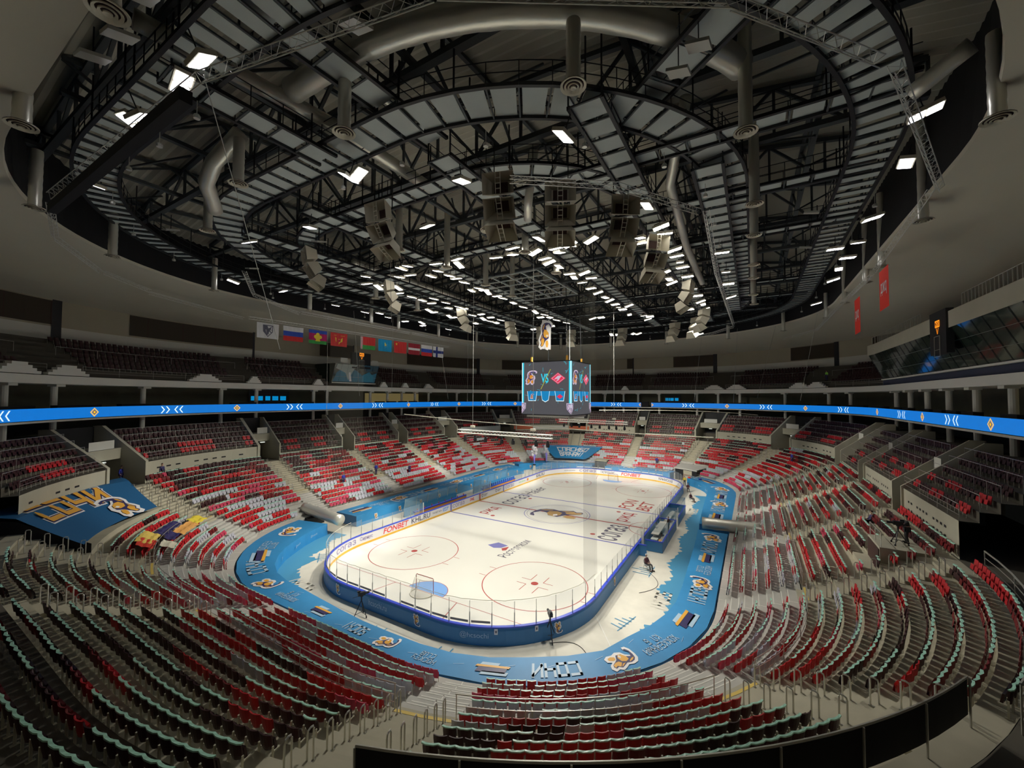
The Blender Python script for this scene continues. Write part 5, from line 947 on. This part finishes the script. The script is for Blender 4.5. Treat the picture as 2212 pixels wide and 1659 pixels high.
for k, (s0, s1, d, z0, z1, lab) in enumerate(((41.3, 44.0, 11.8, 23.3, 26.6, 'larger red banner with white railway logo hanging at the right soffit edge'), (50.0, 52.4, 11.6, 22.5, 26.0, 'smaller red banner with white railway logo farther along the right soffit edge'))):
    P0, P1 = BOWL.p(s0, d), BOWL.p(s1, d); ud2 = (P1 - P0)/np.linalg.norm(P1 - P0); b = MB(); b.add([P0 + (0, 0, z0), P1 + (0, 0, z0), P1 + (0, 0, z1), P0 + (0, 0, z1)], [(0, 1, 2, 3)], mat('banner_red', (.80, .03, .012), .7)); nb_ = b.build('red_banner', label=lab, cat='banner', group='red hanging banners')
    b = MB(); c0 = (P0+P1)/2; wv = (z1-z0); text(b, 'ржд', 1.7 if k == 0 else 1.5, lambda u, v: tuple(c0 + ud2*u*1.0 + (-.03, 0, (z0+z1)/2 + v)), M['emw'], 1.1, bold=.03); b.build('banner_lettering', nb_)
# ================================================================ PRESS BOXES
def pressbox(s0, s1, zb, zt, db, dt, label, mull, right=False):
    t = empty('press_box', BOWL.p((s0+s1)/2, db, zb), label=label, cat='press box'); o = np.array(t.location); Gd = lambda prof, ds=1.0: BOWL.grid(prof, s0, s1, ds) - o
    b = MB(); b.quads(Gd([(db, zb), (dt, zt)]), M['press'])
    for s in (s0, s1): b.poly(np.array([BOWL.p(s, db, zb), BOWL.p(s, dt, zt), BOWL.p(s, 23, zt), BOWL.p(s, 23, zb)]) - o, M['press'])
    b.build('sloped_glass', t)
    b = MB(); L_ = int((s1-s0)/mull)
    for k in range(L_+1): s = s0 + (s1-s0)*k/L_; b.bar(BOWL.p(s, db-.03, zb) - o, BOWL.p(s, dt-.03, zt) - o, .02, M['dark'], 4)
    for f in (.34, .68): b.tube([BOWL.p(s, db + (dt-db)*f - .03, zb + (zt-zb)*f) - o for s in np.linspace(s0, s1, L_+1)], .015, M['rail'], 4)
    b.build('glazing_bars', t)
    b = MB(); b.quads(Gd([(db-.05, zb-.02), (db-.3, zb), (db-.3, zb+.16), (db, zb+.18)]), M['white']); b.build('white_sill', t)
    return t, o
pr, o = pressbox(33, 71.6, 18.55, 22.1, 18.5, 16.9, 'long leaning glass press box with beige parapet on the right', 1.7)
b = MB(); b.quads(BOWL.grid([(16.75, 22.0), (16.75, 23.4), (17.0, 23.4), (17.0, 22.0)], 33, 47.0, 1) - o, M['wallc']); b.quads(BOWL.grid([(16.75, 22.0), (16.75, 23.4), (17.0, 23.4), (17.0, 22.0)], 50.6, 71.6, 1) - o, M['wallc']); b.quads(BOWL.grid([(17, 22.0), (23, 22.0)], 33, 71.6, 1) - o, M['dark']); b.build('parapet', pr, label='beige parapet above the glass')
b = MB(); b.quads(BOWL.grid([(18.4, 17.75), (18.4, 18.5)], 33, 71.6, 1) - o, mat('press_base_blue', (.03, .04, .08), .6)); b.build('dark_base', pr)
for s0, s1 in ((33, 44.8), (54.0, 71.0)): railrun('press_rail', s0, s1, 16.9, 23.4, 1.0, 'upright rail on the press box parapet, ' + ('near stretch' if s0 < 40 else 'far stretch'), 'press box rails', bars=(1.0,), posts=.55, r=.03, thin=.03)
for (s0, s1, d, z0, z1, lab, sc) in ((47.0, 50.6, 16.6, 19.9, 23.7, 'black hanging board with orange shot clock above the right press box', 1), (148.6, 152.8, 17.2, 21.2, 24.2, 'black hanging board with orange shot clock above the left glass booth', 1)):
    t = empty('shot_clock', BOWL.p((s0+s1)/2, d, z0), label=lab, cat='clock', group=None); o2 = np.array(t.location)
    b = MB(); BOWL.sweep(b, [(d, z0), (d, z1), (d+.5, z1), (d+.5, z0)], M['dark'], s0, s1, 1, caps=True); b.v = [v - o2 for v in b.v]; b.build('black_board', t)
    f = lambda u, v, k=0: BOWL.p((s0+s1)/2 - u, d - .02 - .01*k, z0 + v) - o2
    b = MB(); shape(b, [(-.5, 2.4), (.5, 2.4), (.5, 3.0), (-.5, 3.0)], f, M['clock']); shape(b, [(-.42, 2.5), (.42, 2.5), (.42, 2.9), (-.42, 2.9)], lambda u, v: f(u, v, 1), M['dark']); text(b, '20', .7, lambda u, v: f(u, 2.7 + v, 2), M['clock'], .36, bold=.02)
    shape(b, [(-.25, 2.35), (-.18, 2.35), (.02, 1.8), (-.04, 1.8)], f, M['clock']); shape(b, [(.25, 2.35), (.18, 2.35), (-.02, 1.8), (.04, 1.8)], f, M['clock']); b.build('clock_digits', t, label='glowing orange digits')
    b = MB(); pts = [(-.6, 1.6), (.6, 1.6), (.6, -.2), (-.6, -.2), (-.6, 1.6)]
    for a, c in zip(pts, pts[1:]): b.bar(f(*a, 4), f(*c, 4), .03, M['rail'], 4)
    b.bar(f(-.6, .4, 4), f(.6, .4, 4), .03, M['rail'], 4); b.build('pale_frame', t)
pl, o = pressbox(146.6, 156.4, 18.35, 21.9, 18.3, 17.1, 'leaning glass booth with blue and white film on the left balcony', 1.3)
b = MB(); f = lambda u, v, k=0: BOWL.p(151.5 - u, 18.3 - 1.2*v/3.55 - .03 - .01*k, 18.35 + v) - o
shape(b, [(-4.7, .3), (4.7, .3), (4.7, 2.2), (2.0, 1.2), (0, 2.4), (-2.4, 3.1), (-4.2, 2.0)], f, mat('booth_blue_film', (.02, .18, .30), .3)); shape(b, [(-4.6, 2.7), (-4.4, 3.4), (-.2, 3.4), (-.9, 2.2), (-1.5, .6), (-2.4, 1.9)], lambda u, v: f(u, v, 1), mat('booth_pale_film', (.40, .46, .42), .4)); shape(b, [(-1.2, .4), (-.7, .4), (-1.4, 2.1), (-1.7, 2.0)], lambda u, v: f(u, v, 2), M['emw']); shape(b, [(1.6, .4), (4.3, .4), (4.1, 1.5), (2.8, 2.3), (1.4, 1.6)], lambda u, v: f(u, v, 2), mat('booth_blue_film2', (.02, .26, .42), .3)); b.build('window_film', pl, label='blue and white landscape film')
for s in (147.3, 154.3): b = MB(); b.add([BOWL.p(s - .75, 17.5, 21.4), BOWL.p(s + .75, 17.5, 21.4), BOWL.p(s + .75, 17.5, 23.0), BOWL.p(s - .75, 17.5, 23.0)], [(0, 1, 2, 3)], M['wallb']); b.build('white_board', label=f"pale square board hung {'right' if s < 150 else 'left'} of the left shot clock", cat='board', group='pale boards beside the left shot clock')
# ================================================================ BANNERS ON THE SEATS
def seatz(d): return np.interp(d, [dr(i) for i in range(15)], [zr(i) + .93 for i in range(15)])
def seat_banner(name, q, label, m, nu=14, nv=6):
    """q: corners (s, d) lower-left, lower-right, upper-right, upper-left as read from the rink"""
    P = lambda a, c: [(1-a)*(1-c)*q[0][j] + a*(1-c)*q[1][j] + a*c*q[2][j] + (1-a)*c*q[3][j] for j in (0, 1)]
    f = lambda a, c, k=0: (lambda sd: BOWL.p(sd[0], sd[1], seatz(sd[1]) + .03 + .012*k))(P(a, c))
    b = MB(); b.quads(np.array([[f(i/nu, j/nv) for j in range(nv+1)] for i in range(nu+1)]), m); return b.build(name, label=label, cat='banner'), f
tb, f = seat_banner('thanks_banner', [(114.8, .3), (108.2, .3), (105.9, 6.1), (116.9, 6.1)], 'blue trapezoid banner with white Cyrillic thank-you lettering on the far stand', M['tarp'])
b = MB(); blocktext(b, 'СПАСИБО\nВРАЧАМ!', 6.6, lambda u, v: f(.5 + u/11.5, .52 + v/7.2, 3), M['emw'], 4.6, .3, 0, .42); b.build('banner_lettering', tb)
bs, f = seat_banner('club_banner', [(189.2, 8.8), (181.6, 8.0), (179.6, 13.6), (186.9, 14.6)], 'huge dark blue banner with yellow club lettering over the left corner seats', mat('banner_blue', (.008, .10, .25), .7), 16, 8)
b = MB()
for th, m, k, dw in ((.66, 'emw', 2, .5), (.50, 'navy', 4, .3), (.34, 'orange', 6, .12)): blocktext(b, 'СОЧИ', 5.6 + dw, lambda u, v: f(.45 + u/9.5, .56 + v/6.5, k), M[m], 2.1 + dw, th, -.12, .62)
b.build('banner_lettering', bs, label='yellow lettering with dark and white outline')
b = MB(); emblem(b, 3.4, lambda u, v, k=0: f(.72 + v/9.5, .22 - u/7.0, 8 + 2*k)); b.build('banner_emblem', bs)
b = MB(); x, y, _ = BOWL.p(188.9, 8.6)
b.quads(np.array([[BOWL.p(188.85 - (188.85-187.5)*t_, 8.5 + 6.6*t_, seatz(8.5 + 6.6*t_) + z) for z in (.02, -.95)] for t_ in np.linspace(0, 1, 8)]), M['black']); b.build('banner_edge', bs)
for s0, s1, m, lab in ((109.8, 112.6, 'adred', 'left'), (112.6, 117.6, 'white', 'middle'), (117.6, 120.4, 'adred', 'right')):
    b = MB(); BOWL.sweep(b, [(12.62, 7.7), (12.62, 8.6)], mat('banner_orange', (.5, .12, .05), .7) if m == 'adred' else M['wallb'], s0, s1); o_ = b.build('wall_banner', label=f'{"orange" if m == "adred" else "white"} strip banner on the far wall, {lab} part', cat='banner', group='strip banners on the far wall')
b = MB(); BOWL.sweep(b, [(12.6, 7.6), (12.6, 8.7)], M['panel'], 122.4, 128.6); b.build('wall_banner', label='grey strip cover on the wall left of the orange banners', cat='banner')
# flag draped over the seats on the left
b = MB(); f_ = lambda s, d: BOWL.p(s, d, seatz(d) + .05 + .05*math.sin(s*9) + .04*math.cos(d*11))
for s0, s1, d0, d1, m in ((185.3, 187.3, 5.5, 6.6, 'yellow'), (186.3, 187.9, 5.4, 6.4, 'redj'), (182.6, 185.3, 5.2, 6.0, 'navy'), (181.9, 184.3, 4.3, 5.1, 'benchw'), (180.6, 181.9, 4.4, 5.4, 'yel'), (184.3, 185.8, 4.5, 5.2, 'navy'), (186, 187.2, 4.2, 5.1, 'cream')):
    b.quads(np.array([[f_(s, d) for d in np.linspace(d0, d1, 6)] for s in np.linspace(s0, s1, 12)]), M[m])
b.build('draped_flags', label='crumpled yellow, red and navy flags draped over the left seats', cat='flag')

# ================================================================ BENCHES, PENALTY BOXES
for k, (y0, y1, lab) in enumerate(((-12.2, -1.2, 'near'), (3.2, 13.6, 'far'))):
    t = empty('team_bench', (-14.6, (y0+y1)/2, 0), label=f'{lab} team bench with orange boards and glass shelter behind the left boards', cat='bench', group='team benches'); L_ = y1-y0
    b = MB(); b.box((0, 0, .58), (.06, L_, .5), M['benchw']); b.box((.5, 0, .45), (.5, L_, .06), M['benchw']); b.build('bench_board', t, label='orange boards')
    b = MB(); b.box((-.1, 0, .95), (.35, L_, .12), M['cap']); b.box((-1.9, 0, .55), (.08, L_, 1.1), M['tarp']); b.build('bench_back', t)
    b = MB()
    for a, c in (((-2.0, -L_/2, 1.1), (-2.0, L_/2, 1.1)), ):
        b.add([(-2, -L_/2, 1.1), (-2, L_/2, 1.1), (-1.7, L_/2, 2.4), (-1.7, -L_/2, 2.4)], [(0, 1, 2, 3)], M['glassb'])
    for y in (-L_/2, L_/2): b.poly([(-2, y, 0), (1.5, y, 0), (1.5, y, 2.4), (-1.7, y, 2.4)], M['glassb'])
    b.build('glass_shelter', t)
    b = MB()
    for y in np.linspace(-L_/2, L_/2, 6): b.bar((-2, y, 0), (-1.7, y, 2.4), .03, M['rail'], 4)
    b.bar((1.5, -L_/2, 0), (1.5, -L_/2, 2.4), .05, M['white'], 4); b.build('shelter_frame', t)
    if k == 0:
        for j, y in enumerate(np.linspace(-L_/2+.6, L_/2-.6, 8)):
            b = MB(); b.lathe((0, 0, 0), [(0, 0), (.05, 0), (.05, .22), (.02, .27), (0, .3)], M['red'], 8); b.build('water_bottle', label=f'red water bottle on the near team bench ledge, {ORD(j+1)} from the near end', cat='bottle', group='red bottles on the team bench', loc=(-14.7, -6.7 + y, 1.01))
    else:
        for j, y in enumerate(np.linspace(-L_/2+.3, L_/2-.4, 16)):
            b = MB(); b.box((0, 0, .2), (.18, .35, .4), M['adblue']); b.build('blue_bag', label=f'small blue folded item standing along the far team bench, {ORD(j+1)} from the near end', cat='bag', group='blue items on the far bench', loc=(-14.7, 8.4 + y, 1.01))
# officials' and penalty boxes on the right
pb = empty('penalty_box', (14.1, 1, 0), label="officials' and penalty boxes with blue panels and glass outside the right boards", cat='penalty box'); o = np.array((14.1, 1, 0))
def wallp(b, P, Q, z0, z1, m, th=.06):
    P, Q = np.array(P, float), np.array(Q, float); d = Q-P; L_ = np.linalg.norm(d); b.box(((P[0]+Q[0])/2-o[0], (P[1]+Q[1])/2-o[1], (z0+z1)/2), (L_, th, z1-z0), m, rz=math.atan2(d[1], d[0]))
b = MB()
for P, Q in (((13.4, -7.2), (15.1, -7.2)), ((15.1, -7.2), (15.1, 1.6)), ((15.1, 2.9), (15.1, 9.4)), ((13.1, 9.4), (15.1, 9.4)), ((13.1, -8.9), (13.9, -8.9))): wallp(b, P, Q, 0, 1.05, M['vinyl'])
b.build('blue_panel', pb)
b = MB()
for P, Q in (((13.4, -7.2), (15.1, -7.2)), ((15.1, -7.2), (15.1, 1.6)), ((15.1, 2.9), (15.1, 9.4)), ((13.1, 9.4), (15.1, 9.4)), ((13.1, -8.9), (13.9, -8.9)), ((13.1, 1.6), (15.1, 1.6))): wallp(b, P, Q, 1.05, 1.14, M['cap'], .14)
b.build('blue_cap', pb)
b = MB()
for P, Q in (((13.1, -4.2), (15.1, -4.2)), ((13.1, 1.6), (15.1, 1.6)), ((13.1, 2.9), (15.1, 2.9)), ((13.1, 9.4), (15.1, 9.4)), ((15.1, -7.2), (15.1, 1.6)), ((15.1, 2.9), (15.1, 9.4))): b.add([(P[0]-o[0], P[1]-o[1], 1.1), (Q[0]-o[0], Q[1]-o[1], 1.1), (Q[0]-o[0], Q[1]-o[1], 2.2), (P[0]-o[0], P[1]-o[1], 2.2)], [(0, 1, 2, 3)], M['glassb'])
b.build('box_glass', pb)
b = MB()
for x, y in ((13.2, -7.2), (15.1, -4.2), (15.1, 1.6), (15.1, 2.9), (13.2, 1.6), (13.3, -8.2)): b.bar((x-o[0], y-o[1], 0), (x-o[0], y-o[1], 2.3), .06, M['white'], 4)
b.build('white_post', pb)
b = MB(); wallp(b, (13.7, -4.0), (13.7, 1.4), .7, .78, M['wallb'], .8); b.box((14.3-o[0], -5.6-o[1], .45), (.5, 2.2, .06), M['benchw']); b.build('desk', pb)
b = MB(); b.box((14.1-o[0], -6.1-o[1], .5), (.7, .7, 1.0), M['panel']); b.box((13.8-o[0], 5.5-o[1], .45), (.4, 5, .08), M['wallb']); b.build('bench_seat', pb)
for nm, P in (('duct R', [BOWL.p(50.2, -2.6, 1.75), BOWL.p(50.4, 3.0, 1.9)]), ('duct L', [BOWL.p(172.0, -5.3, 1.5), BOWL.p(171.2, 1.8, 1.9)])):
    duct('floor_duct', P, .62, 'fat silver ventilation pipe reaching over the blue cover on the ' + ('right' if nm[-1] == 'R' else 'left'), 24, 'floor ventilation pipes')
    b = MB(); c = (P[0]+P[1])/2; rz = math.atan2(P[1][1]-P[0][1], P[1][0]-P[0][0]); b.box(P[1]*.75 + P[0]*.25 - (0, 0, 1.1), (1.6, 2.0, .9), M['dark'], rz=rz)
    b.build('duct_stand', label='dark vent opening under the silver pipe on the ' + ('right' if nm[-1] == 'R' else 'left'), cat='vent')
# far right tunnel mouth
b = MB(); BOWL.sweep(b, [(.0, 0), (.0, 2.1)], M['dark'], 84.6, 89.1); BOWL.sweep(b, [(-.03, .0), (-.03, 2.0)], M['wallc'], 85.6, 87.4); BOWL.sweep(b, [(-.1, 2.1), (-.1, 2.35), (3.4, 2.75)], M['terrg'], 84.4, 89.3); struct(b, 'tunnel_mouth')
b = MB(); BOWL.sweep(b, [(-.1, .0), (-.1, 2.1)], M['dark'], 103.2, 105.7); BOWL.sweep(b, [(-.2, 2.1), (-.2, 2.3), (2.2, 2.4)], M['wallc'], 103, 105.9); struct(b, 'tunnel_mouth')
# ================================================================ PEOPLE
def skin_body(name, J, Ed, rad, m, parent, sub=1):
    me = bpy.data.meshes.new(name); me.from_pydata([tuple(v) for v in J], Ed, []); o = bpy.data.objects.new(name, me); COL.objects.link(o); o.parent = parent
    md = o.modifiers.new('skin', 'SKIN'); me.materials.append(m)
    for v, r in zip(me.skin_vertices[0].data, rad): v.radius = (r, r)
    me.skin_vertices[0].data[0].use_root = True
    if sub: s = o.modifiers.new('sub', 'SUBSURF'); s.levels = s.render_levels = sub
    return o
def person(loc, rz, pose, top, bot, hairm, label, skinm='skin', cap=False):
    t = empty('person', loc, rz, label, 'person', None)
    sit = pose == 'sit'; hp = .5 if sit else .92; f = -1   # local -y is forward
    pel = (0, 0, hp); ch = (0, .06 if sit else 0, hp + .38); nk = (0, .08 if sit else 0, hp + .56); hd = (0, .07 if sit else -.02, hp + .68)
    J = [pel, (0, .02, hp+.2), ch, nk, hd]; R_ = [.15, .13, .16, .055, .06]; E_ = [(0, 1), (1, 2), (2, 3), (3, 4)]
    for sg in (-1, 1):
        if sit: L_ = [(sg*.1, 0, hp), (sg*.14, -.44, hp+.02), (sg*.15, -.52, .1), (sg*.16, -.7, .04)]; A = [(sg*.19, .06, hp+.48), (sg*.24, -.05, hp+.2), (sg*.1, -.28, hp+.16)]
        elif pose == 'lean': L_ = [(sg*.1, 0, hp), (sg*.13, -.06, .5), (sg*.14, .02, .08), (sg*.15, -.13, .03)]; A = [(sg*.19, 0, hp+.48), (sg*.26, -.2, hp+.28), (sg*.16, -.42, hp+.3)]
        else: L_ = [(sg*.1, 0, hp), (sg*.12, -.03, .5), (sg*.13, .03, .08), (sg*.14, -.14, .03)]; A = [(sg*.19, 0, hp+.48), (sg*.25, .02, hp+.2), (sg*.23, -.1, hp-.04)]
        n = len(J); J += L_; R_ += [.095, .065, .045, .04]; E_ += [(0, n), (n, n+1), (n+1, n+2), (n+2, n+3)]
        n = len(J); J += A; R_ += [.06, .045, .032]; E_ += [(2, n), (n, n+1), (n+1, n+2)]
        h = J[-1]
        for j, (dx, dz) in enumerate(((-.03, .0), (-.01, -.012), (.012, -.012), (.03, 0), (.045, .03))):
            n2 = len(J); J.append((h[0] + dx, h[1] - (.09 if j < 4 else .05), h[2] + dz)); R_.append(.012); E_.append((n+2, n2))
    body = skin_body('body', J, E_, R_, M[skinm], t)
    # head with face
    b = MB(); hx = np.array(hd) + (0, -.01, .1); prof = [(.0, -.125), (.045, -.115), (.07, -.07), (.08, 0), (.078, .05), (.055, .095), (0, .115)]; b.lathe(hx, prof, M[skinm], 12); b.box(hx + (0, -.085, -.01), (.025, .04, .045), M[skinm])
    for sg in (-1, 1): b.box(hx + (sg*.03, -.078, .02), (.022, .01, .012), M['hair']); b.box(hx + (sg*.083, .0, 0), (.015, .035, .055), M[skinm])
    b.box(hx + (0, -.076, -.055), (.045, .01, .01), M['redj']); b.build('head', t, smooth=False)
    b = MB(); b.lathe(hx + (0, .015, .02), [(.088, -.02), (.09, .03), (.065, .095), (0, .115)], M[hairm], 12); b.build('hair', t)
    JJ = [J[0], J[1], J[2], J[3]]; RR = [.155, .15, .18, .07]; EE = [(0, 1), (1, 2), (2, 3)]
    for sg in (0, 1):
        a0 = 9 + sg*12; n = len(JJ); JJ += [J[a0], J[a0+1], tuple(np.array(J[a0+1])*.25 + np.array(J[a0+2])*.75)]; RR += [.08, .062, .05]; EE += [(2, n), (n, n+1), (n+1, n+2)]
    skin_body('jacket', JJ, EE, RR, M[top], t)
    JJ = [J[0]]; RR = [.165]; EE = []
    for sg in (0, 1):
        a0 = 5 + sg*12; n = len(JJ); JJ += [J[a0], J[a0+1], J[a0+2]]; RR += [.11, .08, .062]; EE += [(0, n), (n, n+1), (n+1, n+2)]
    skin_body('trousers', JJ, EE, RR, M[bot], t)
    b = MB()
    for sg in (-1, 1): J_ = J[7] if sg < 0 else J[19]; b.box((sg*.145, J_[1] - .08, .045), (.09, .27, .09), M['dark'])
    b.build('shoes', t); return t
def chair(loc, rz, label, seatm='plast', legm='steel'):
    t = empty('folding_chair', loc, rz, label, 'chair'); b = MB(); b.box((0, 0, .44), (.44, .42, .04), M[seatm]); b.build('seat', t); b = MB(); b.box((0, .21, .72), (.42, .03, .3), M[seatm], rx=-.15); b.build('backrest', t)
    for x, y in ((-.19, -.18), (.19, -.18), (-.19, .18), (.19, .18)): b = MB(); b.bar((x, y, .44), (x*1.1, y*1.2, 0), .014, M[legm], 5); b.build('leg', t)
    return t
R_2 = .95
chair((14.6, -12.0, 0), 1.1, 'white metal chair under the near seated man on the right floor'); person((14.6, -12.0, 0), 1.1, 'sit', 'cloth', 'trous', 'greys', 'person in maroon jacket sitting on a chair outside the right boards, nearest the camera')
chair((14.9, 16.9, 0), 1.1, 'white metal chair under the far seated man beyond the penalty box'); person((14.9, 16.9, 0), 1.1, 'sit', 'cloth', 'trous', 'greys', 'person in maroon jacket sitting on a chair on the floor beyond the penalty box')
person((13.5, -1.6, 0), 1.5, 'sit', 'plast', 'trous', 'hair', "person in white shirt seated in the officials' box"); person((14.4, .3, 0), 1.7, 'lean', 'brownd', 'trous', 'greys', "person in dark jacket leaning over the officials' desk")
person((12.5, 28.2, 0), 0.3, 'stand', 'yel', 'trous', 'hair', 'person in yellow top standing by the far right corner of the boards'); person((13.1, 29.6, 0), -.4, 'stand', 'redj', 'redj', 'hair', 'person in red tracksuit standing in front of the spare goals')
person((15.0, 29.0, 0), .5, 'stand', 'blue', 'navy', 'hair', 'person in blue with white bib standing before the tunnel mouth'); person((13.6, 24.0, 0), .2, 'sit', 'cloth', 'trous', 'hair', 'person in dark red crouching at the far right corner')
def at_row(s, i): return BOWL.p(s, dr(i) - .3, zr(i))
for s, i, lab, top in ((163.6, 5, 'left of the other two in the left lower stand', 'blue'), (151.2, 4, 'on the stair behind the near team bench', 'navy'), (156.9, 6, 'up in the left stand beside the stair', 'blue'), (93.2, 2, 'at the foot of the far right stand', 'blue'), (75.6, 11, 'in the right corner rows below the box tier', 'blue')):
    person(at_row(s, i), BOWL.rz(s), 'stand', top, 'navy', 'hair', 'steward in blue ' + lab)
person(BOWL.p(73.6, 12.9, 6.61), BOWL.rz(73), 'stand', 'navy', 'navy', 'hair', 'person in black standing on the walkway at the right'); person(BOWL.p(177.6, 12.7, 6.61), BOWL.rz(177), 'stand', 'navy', 'dark', 'hair', 'person in black by the vented wall at the left')
person(BOWL.p(188.4, 13.6, 6.7), BOWL.rz(188), 'lean', 'navy', 'dark', 'hair', 'person in black behind the top left corner of the club banner'); person(BOWL.p(178.8, 15.0, 6.7), BOWL.rz(179), 'stand', 'blue', 'navy', 'hair', 'person in blue at the dark stair opening above the club banner')
person(BOWL.p(43.0, 10.7, zr(11)), BOWL.rz(43), 'sit', 'navy', 'dark', 'hair', 'person in black sitting on a middle row at the right'); person(BOWL.p(79.0, 20.4, 19.2), BOWL.rz(79), 'stand', 'lime', 'navy', 'hair', 'person in lime vest on the top stand at the far right')
person(BOWL.p(52.4, 13.4, 7.3), BOWL.rz(52), 'stand', 'navy', 'dark', 'hair', 'person in dark clothes by the right wall corner')
# camera platform on the right
t = empty('camera_platform', BOWL.p(35.4, 10.9, 4.9), BOWL.rz(35.4), 'beige walled camera platform with dark front among the right seats', 'platform')
b = MB(); b.box((0, 0, .75), (3.0, 3.0, 1.5), M['wallc']); b.box((0, -1.53, .7), (2.8, .05, 1.3), M['brownd']); b.build('platform_body', t)
b = MB()
for x in (-1.4, 0, 1.4): b.bar((x, -1.4, 1.5), (x, -1.4, 2.4), .025, M['rail'], 5)
b.bar((-1.4, -1.4, 2.4), (1.4, -1.4, 2.4), .025, M['rail'], 5); b.bar((-1.4, -1.4, 1.95), (1.4, -1.4, 1.95), .02, M['rail'], 5); b.build('platform_rail', t)
def tv_camera(loc, rz, label, h=1.6, dark=True):
    t = empty('television_camera', loc, rz, label, 'camera', None); b = MB(); b.box((0, 0, h), (.22, .5, .24), M['dark']); b.lathe((0, 0, 0), [(0, 0)], M['dark'], 3) if False else None
    b.bar((0, -.25, h), (0, -.55, h), .08, M['dark'], 10); b.box((.0, .2, h+.2), (.12, .2, .1), M['dark']); b.build('camera_body', t)
    b = MB(); b.bar((0, 0, h-.15), (0, 0, h-.45), .05, M['dark'], 8); b.box((0, 0, h-.15), (.2, .2, .08), M['dark']); b.bar((.05, .1, h-.15), (.3, .55, h-.3), .015, M['dark'], 5); b.build('pan_head', t)
    for k in range(3): a = PI/2 + 2*PI*k/3; b = MB(); b.bar((0, 0, h-.45), (.5*math.cos(a), .5*math.sin(a), .08), .03, M['dark'], 5); b.lathe((.5*math.cos(a), .5*math.sin(a), 0), [(0, 0), (.05, 0), (.05, .1), (0, .1)], M['dark'], 8); b.build('tripod_leg', t)
    b = MB()
    for k in range(3): a = PI/2 + 2*PI*k/3; b.bar((0, 0, .3), (.42*math.cos(a), .42*math.sin(a), .2), .018, M['dark'], 4)
    b.build('spreader', t); return t
tv_camera((-1.4, -31.1, 0), 2.7, 'black television camera on a tripod outside the near boards, left'); tv_camera((11.6, -26.6, 0), -2.4, 'black television camera on a tripod outside the near right corner of the boards', 1.7)
P = BOWL.p(35.2, 10.6, 6.4); tv_camera(P, BOWL.rz(35), 'black television camera on the right hand platform', 1.4); person(BOWL.p(35.9, 11.2, 6.4), BOWL.rz(35), 'lean', 'black', 'dark', 'hair', 'camera operator in black on the right hand platform')
b = MB(); b.tube([(11.7 + 5.2*u, -26.9 + 1.2*math.sin(u*5) - 1.4*u, -.01) for u in np.linspace(0, 1, 24)], .02, M['dark'], 4); b.build('floor_cable', label='dark cable lying on the floor from the right television camera', cat='cable')
b = MB(); b.tube([(14.9 + 1.2*math.sin(3*u), -12.5 - 4.5*u, -.01) for u in np.linspace(0, 1, 20)], .02, M['dark'], 4); b.build('floor_cable', label='thin dark cable on the floor beside the near seated man', cat='cable')
# smoke jets at the far left corner
for k, (x, y, lab) in enumerate(((-17.6, 27.0, 'left'), (-16.6, 31.0, 'right'))):
    t = empty('smoke_jet', (x, y, 0), label=f'{lab} white smoke puff with violet light rising from a machine at the far left corner', cat='smoke', group='smoke jets'); b = MB(); b.box((0, 0, .6), (.4, .4, 1.2), M['wallb']); b.box((0, 0, 1.3), (.5, .5, .2), M['dark']); b.build('smoke_machine', t)
    b = MB(); b.lathe((0, 0, 1.4), [(.04, 0), (.16, .8), (.22, 1.6), (.3, 2.1)], glassy(f'violet_beam{k}', (.35, .3, 1.0), .6, 0), 10)
    b.build('violet_jet', t); rs = random.Random(k+4)
    b = MB()
    for j in range(9):
        c = (rs.uniform(-.4, .4) - .25*j*.1, rs.uniform(-.3, .3), 3.3 + .22*j); r_ = .32 + .05*rs.random()*j; b.lathe(c, [(0, -r_), (r_*.7, -r_*.7), (r_, 0), (r_*.7, r_*.7), (0, r_)], M['smoke'], 10)
    b.build('smoke_puff', t, smooth=True)
# bits at the lower corners: dark chair back, slim stands
for s, d, z, lab in ((16.6, 17.0, 7.4, 'left'), (24.4, 16.3, 7.4, 'right')):
    pass
t = empty('office_chair', BOWL.p(24.3, 14.2, 6.6), BOWL.rz(24) + .3, 'black chair back in shadow at the lower right corner', 'chair'); b = MB(); b.box((0, .22, 1.0), (.9, .08, .55), M['black'], bev=0); b.box((0, 0, .62), (.85, .5, .08), M['black']); b.build('backrest', t)
for x, y in ((-.38, -.2), (.38, -.2), (-.38, .2), (.38, .2)): b = MB(); b.bar((x, y, .6), (x, y, 0), .03, M['dark'], 6); b.build('leg', t)
for s, lab in ((28.6, 'behind the rail'), (27.6, 'left of the first')):
    t = empty('media_chair', BOWL.p(s, 13.6, 6.6), BOWL.rz(s), f'black chair with white tablet arm {lab} at the right edge', 'chair', 'media chairs'); b = MB(); b.box((0, .2, .75), (.45, .06, .4), M['dark']); b.box((0, 0, .45), (.45, .42, .06), M['dark']); b.build('seat', t); b = MB(); b.box((-.3, -.15, .68), (.3, .25, .02), M['emw']); b.build('tablet_arm', t)
for s, d, z, h, lab in ((9.6, 16.0, 7.4, 1.6, 'left'), (22.6, 14.9, 7.4, 1.3, 'right')):
    t = empty('microphone_stand', BOWL.p(s, d, z), 0, f'slim bright upright stand in the dark at the lower {lab}', 'stand', 'slim upright stands'); b = MB(); b.bar((0, 0, .4), (0, 0, h), .016, M['alu'], 6); b.build('pole', t)
    b = MB()
    for k in range(3): a = 2*PI*k/3; b.bar((0, 0, .4), (.25*math.cos(a), .25*math.sin(a), 0), .015, M['dark'], 5)
    b.build('base', t)
scene.frame_set(1)
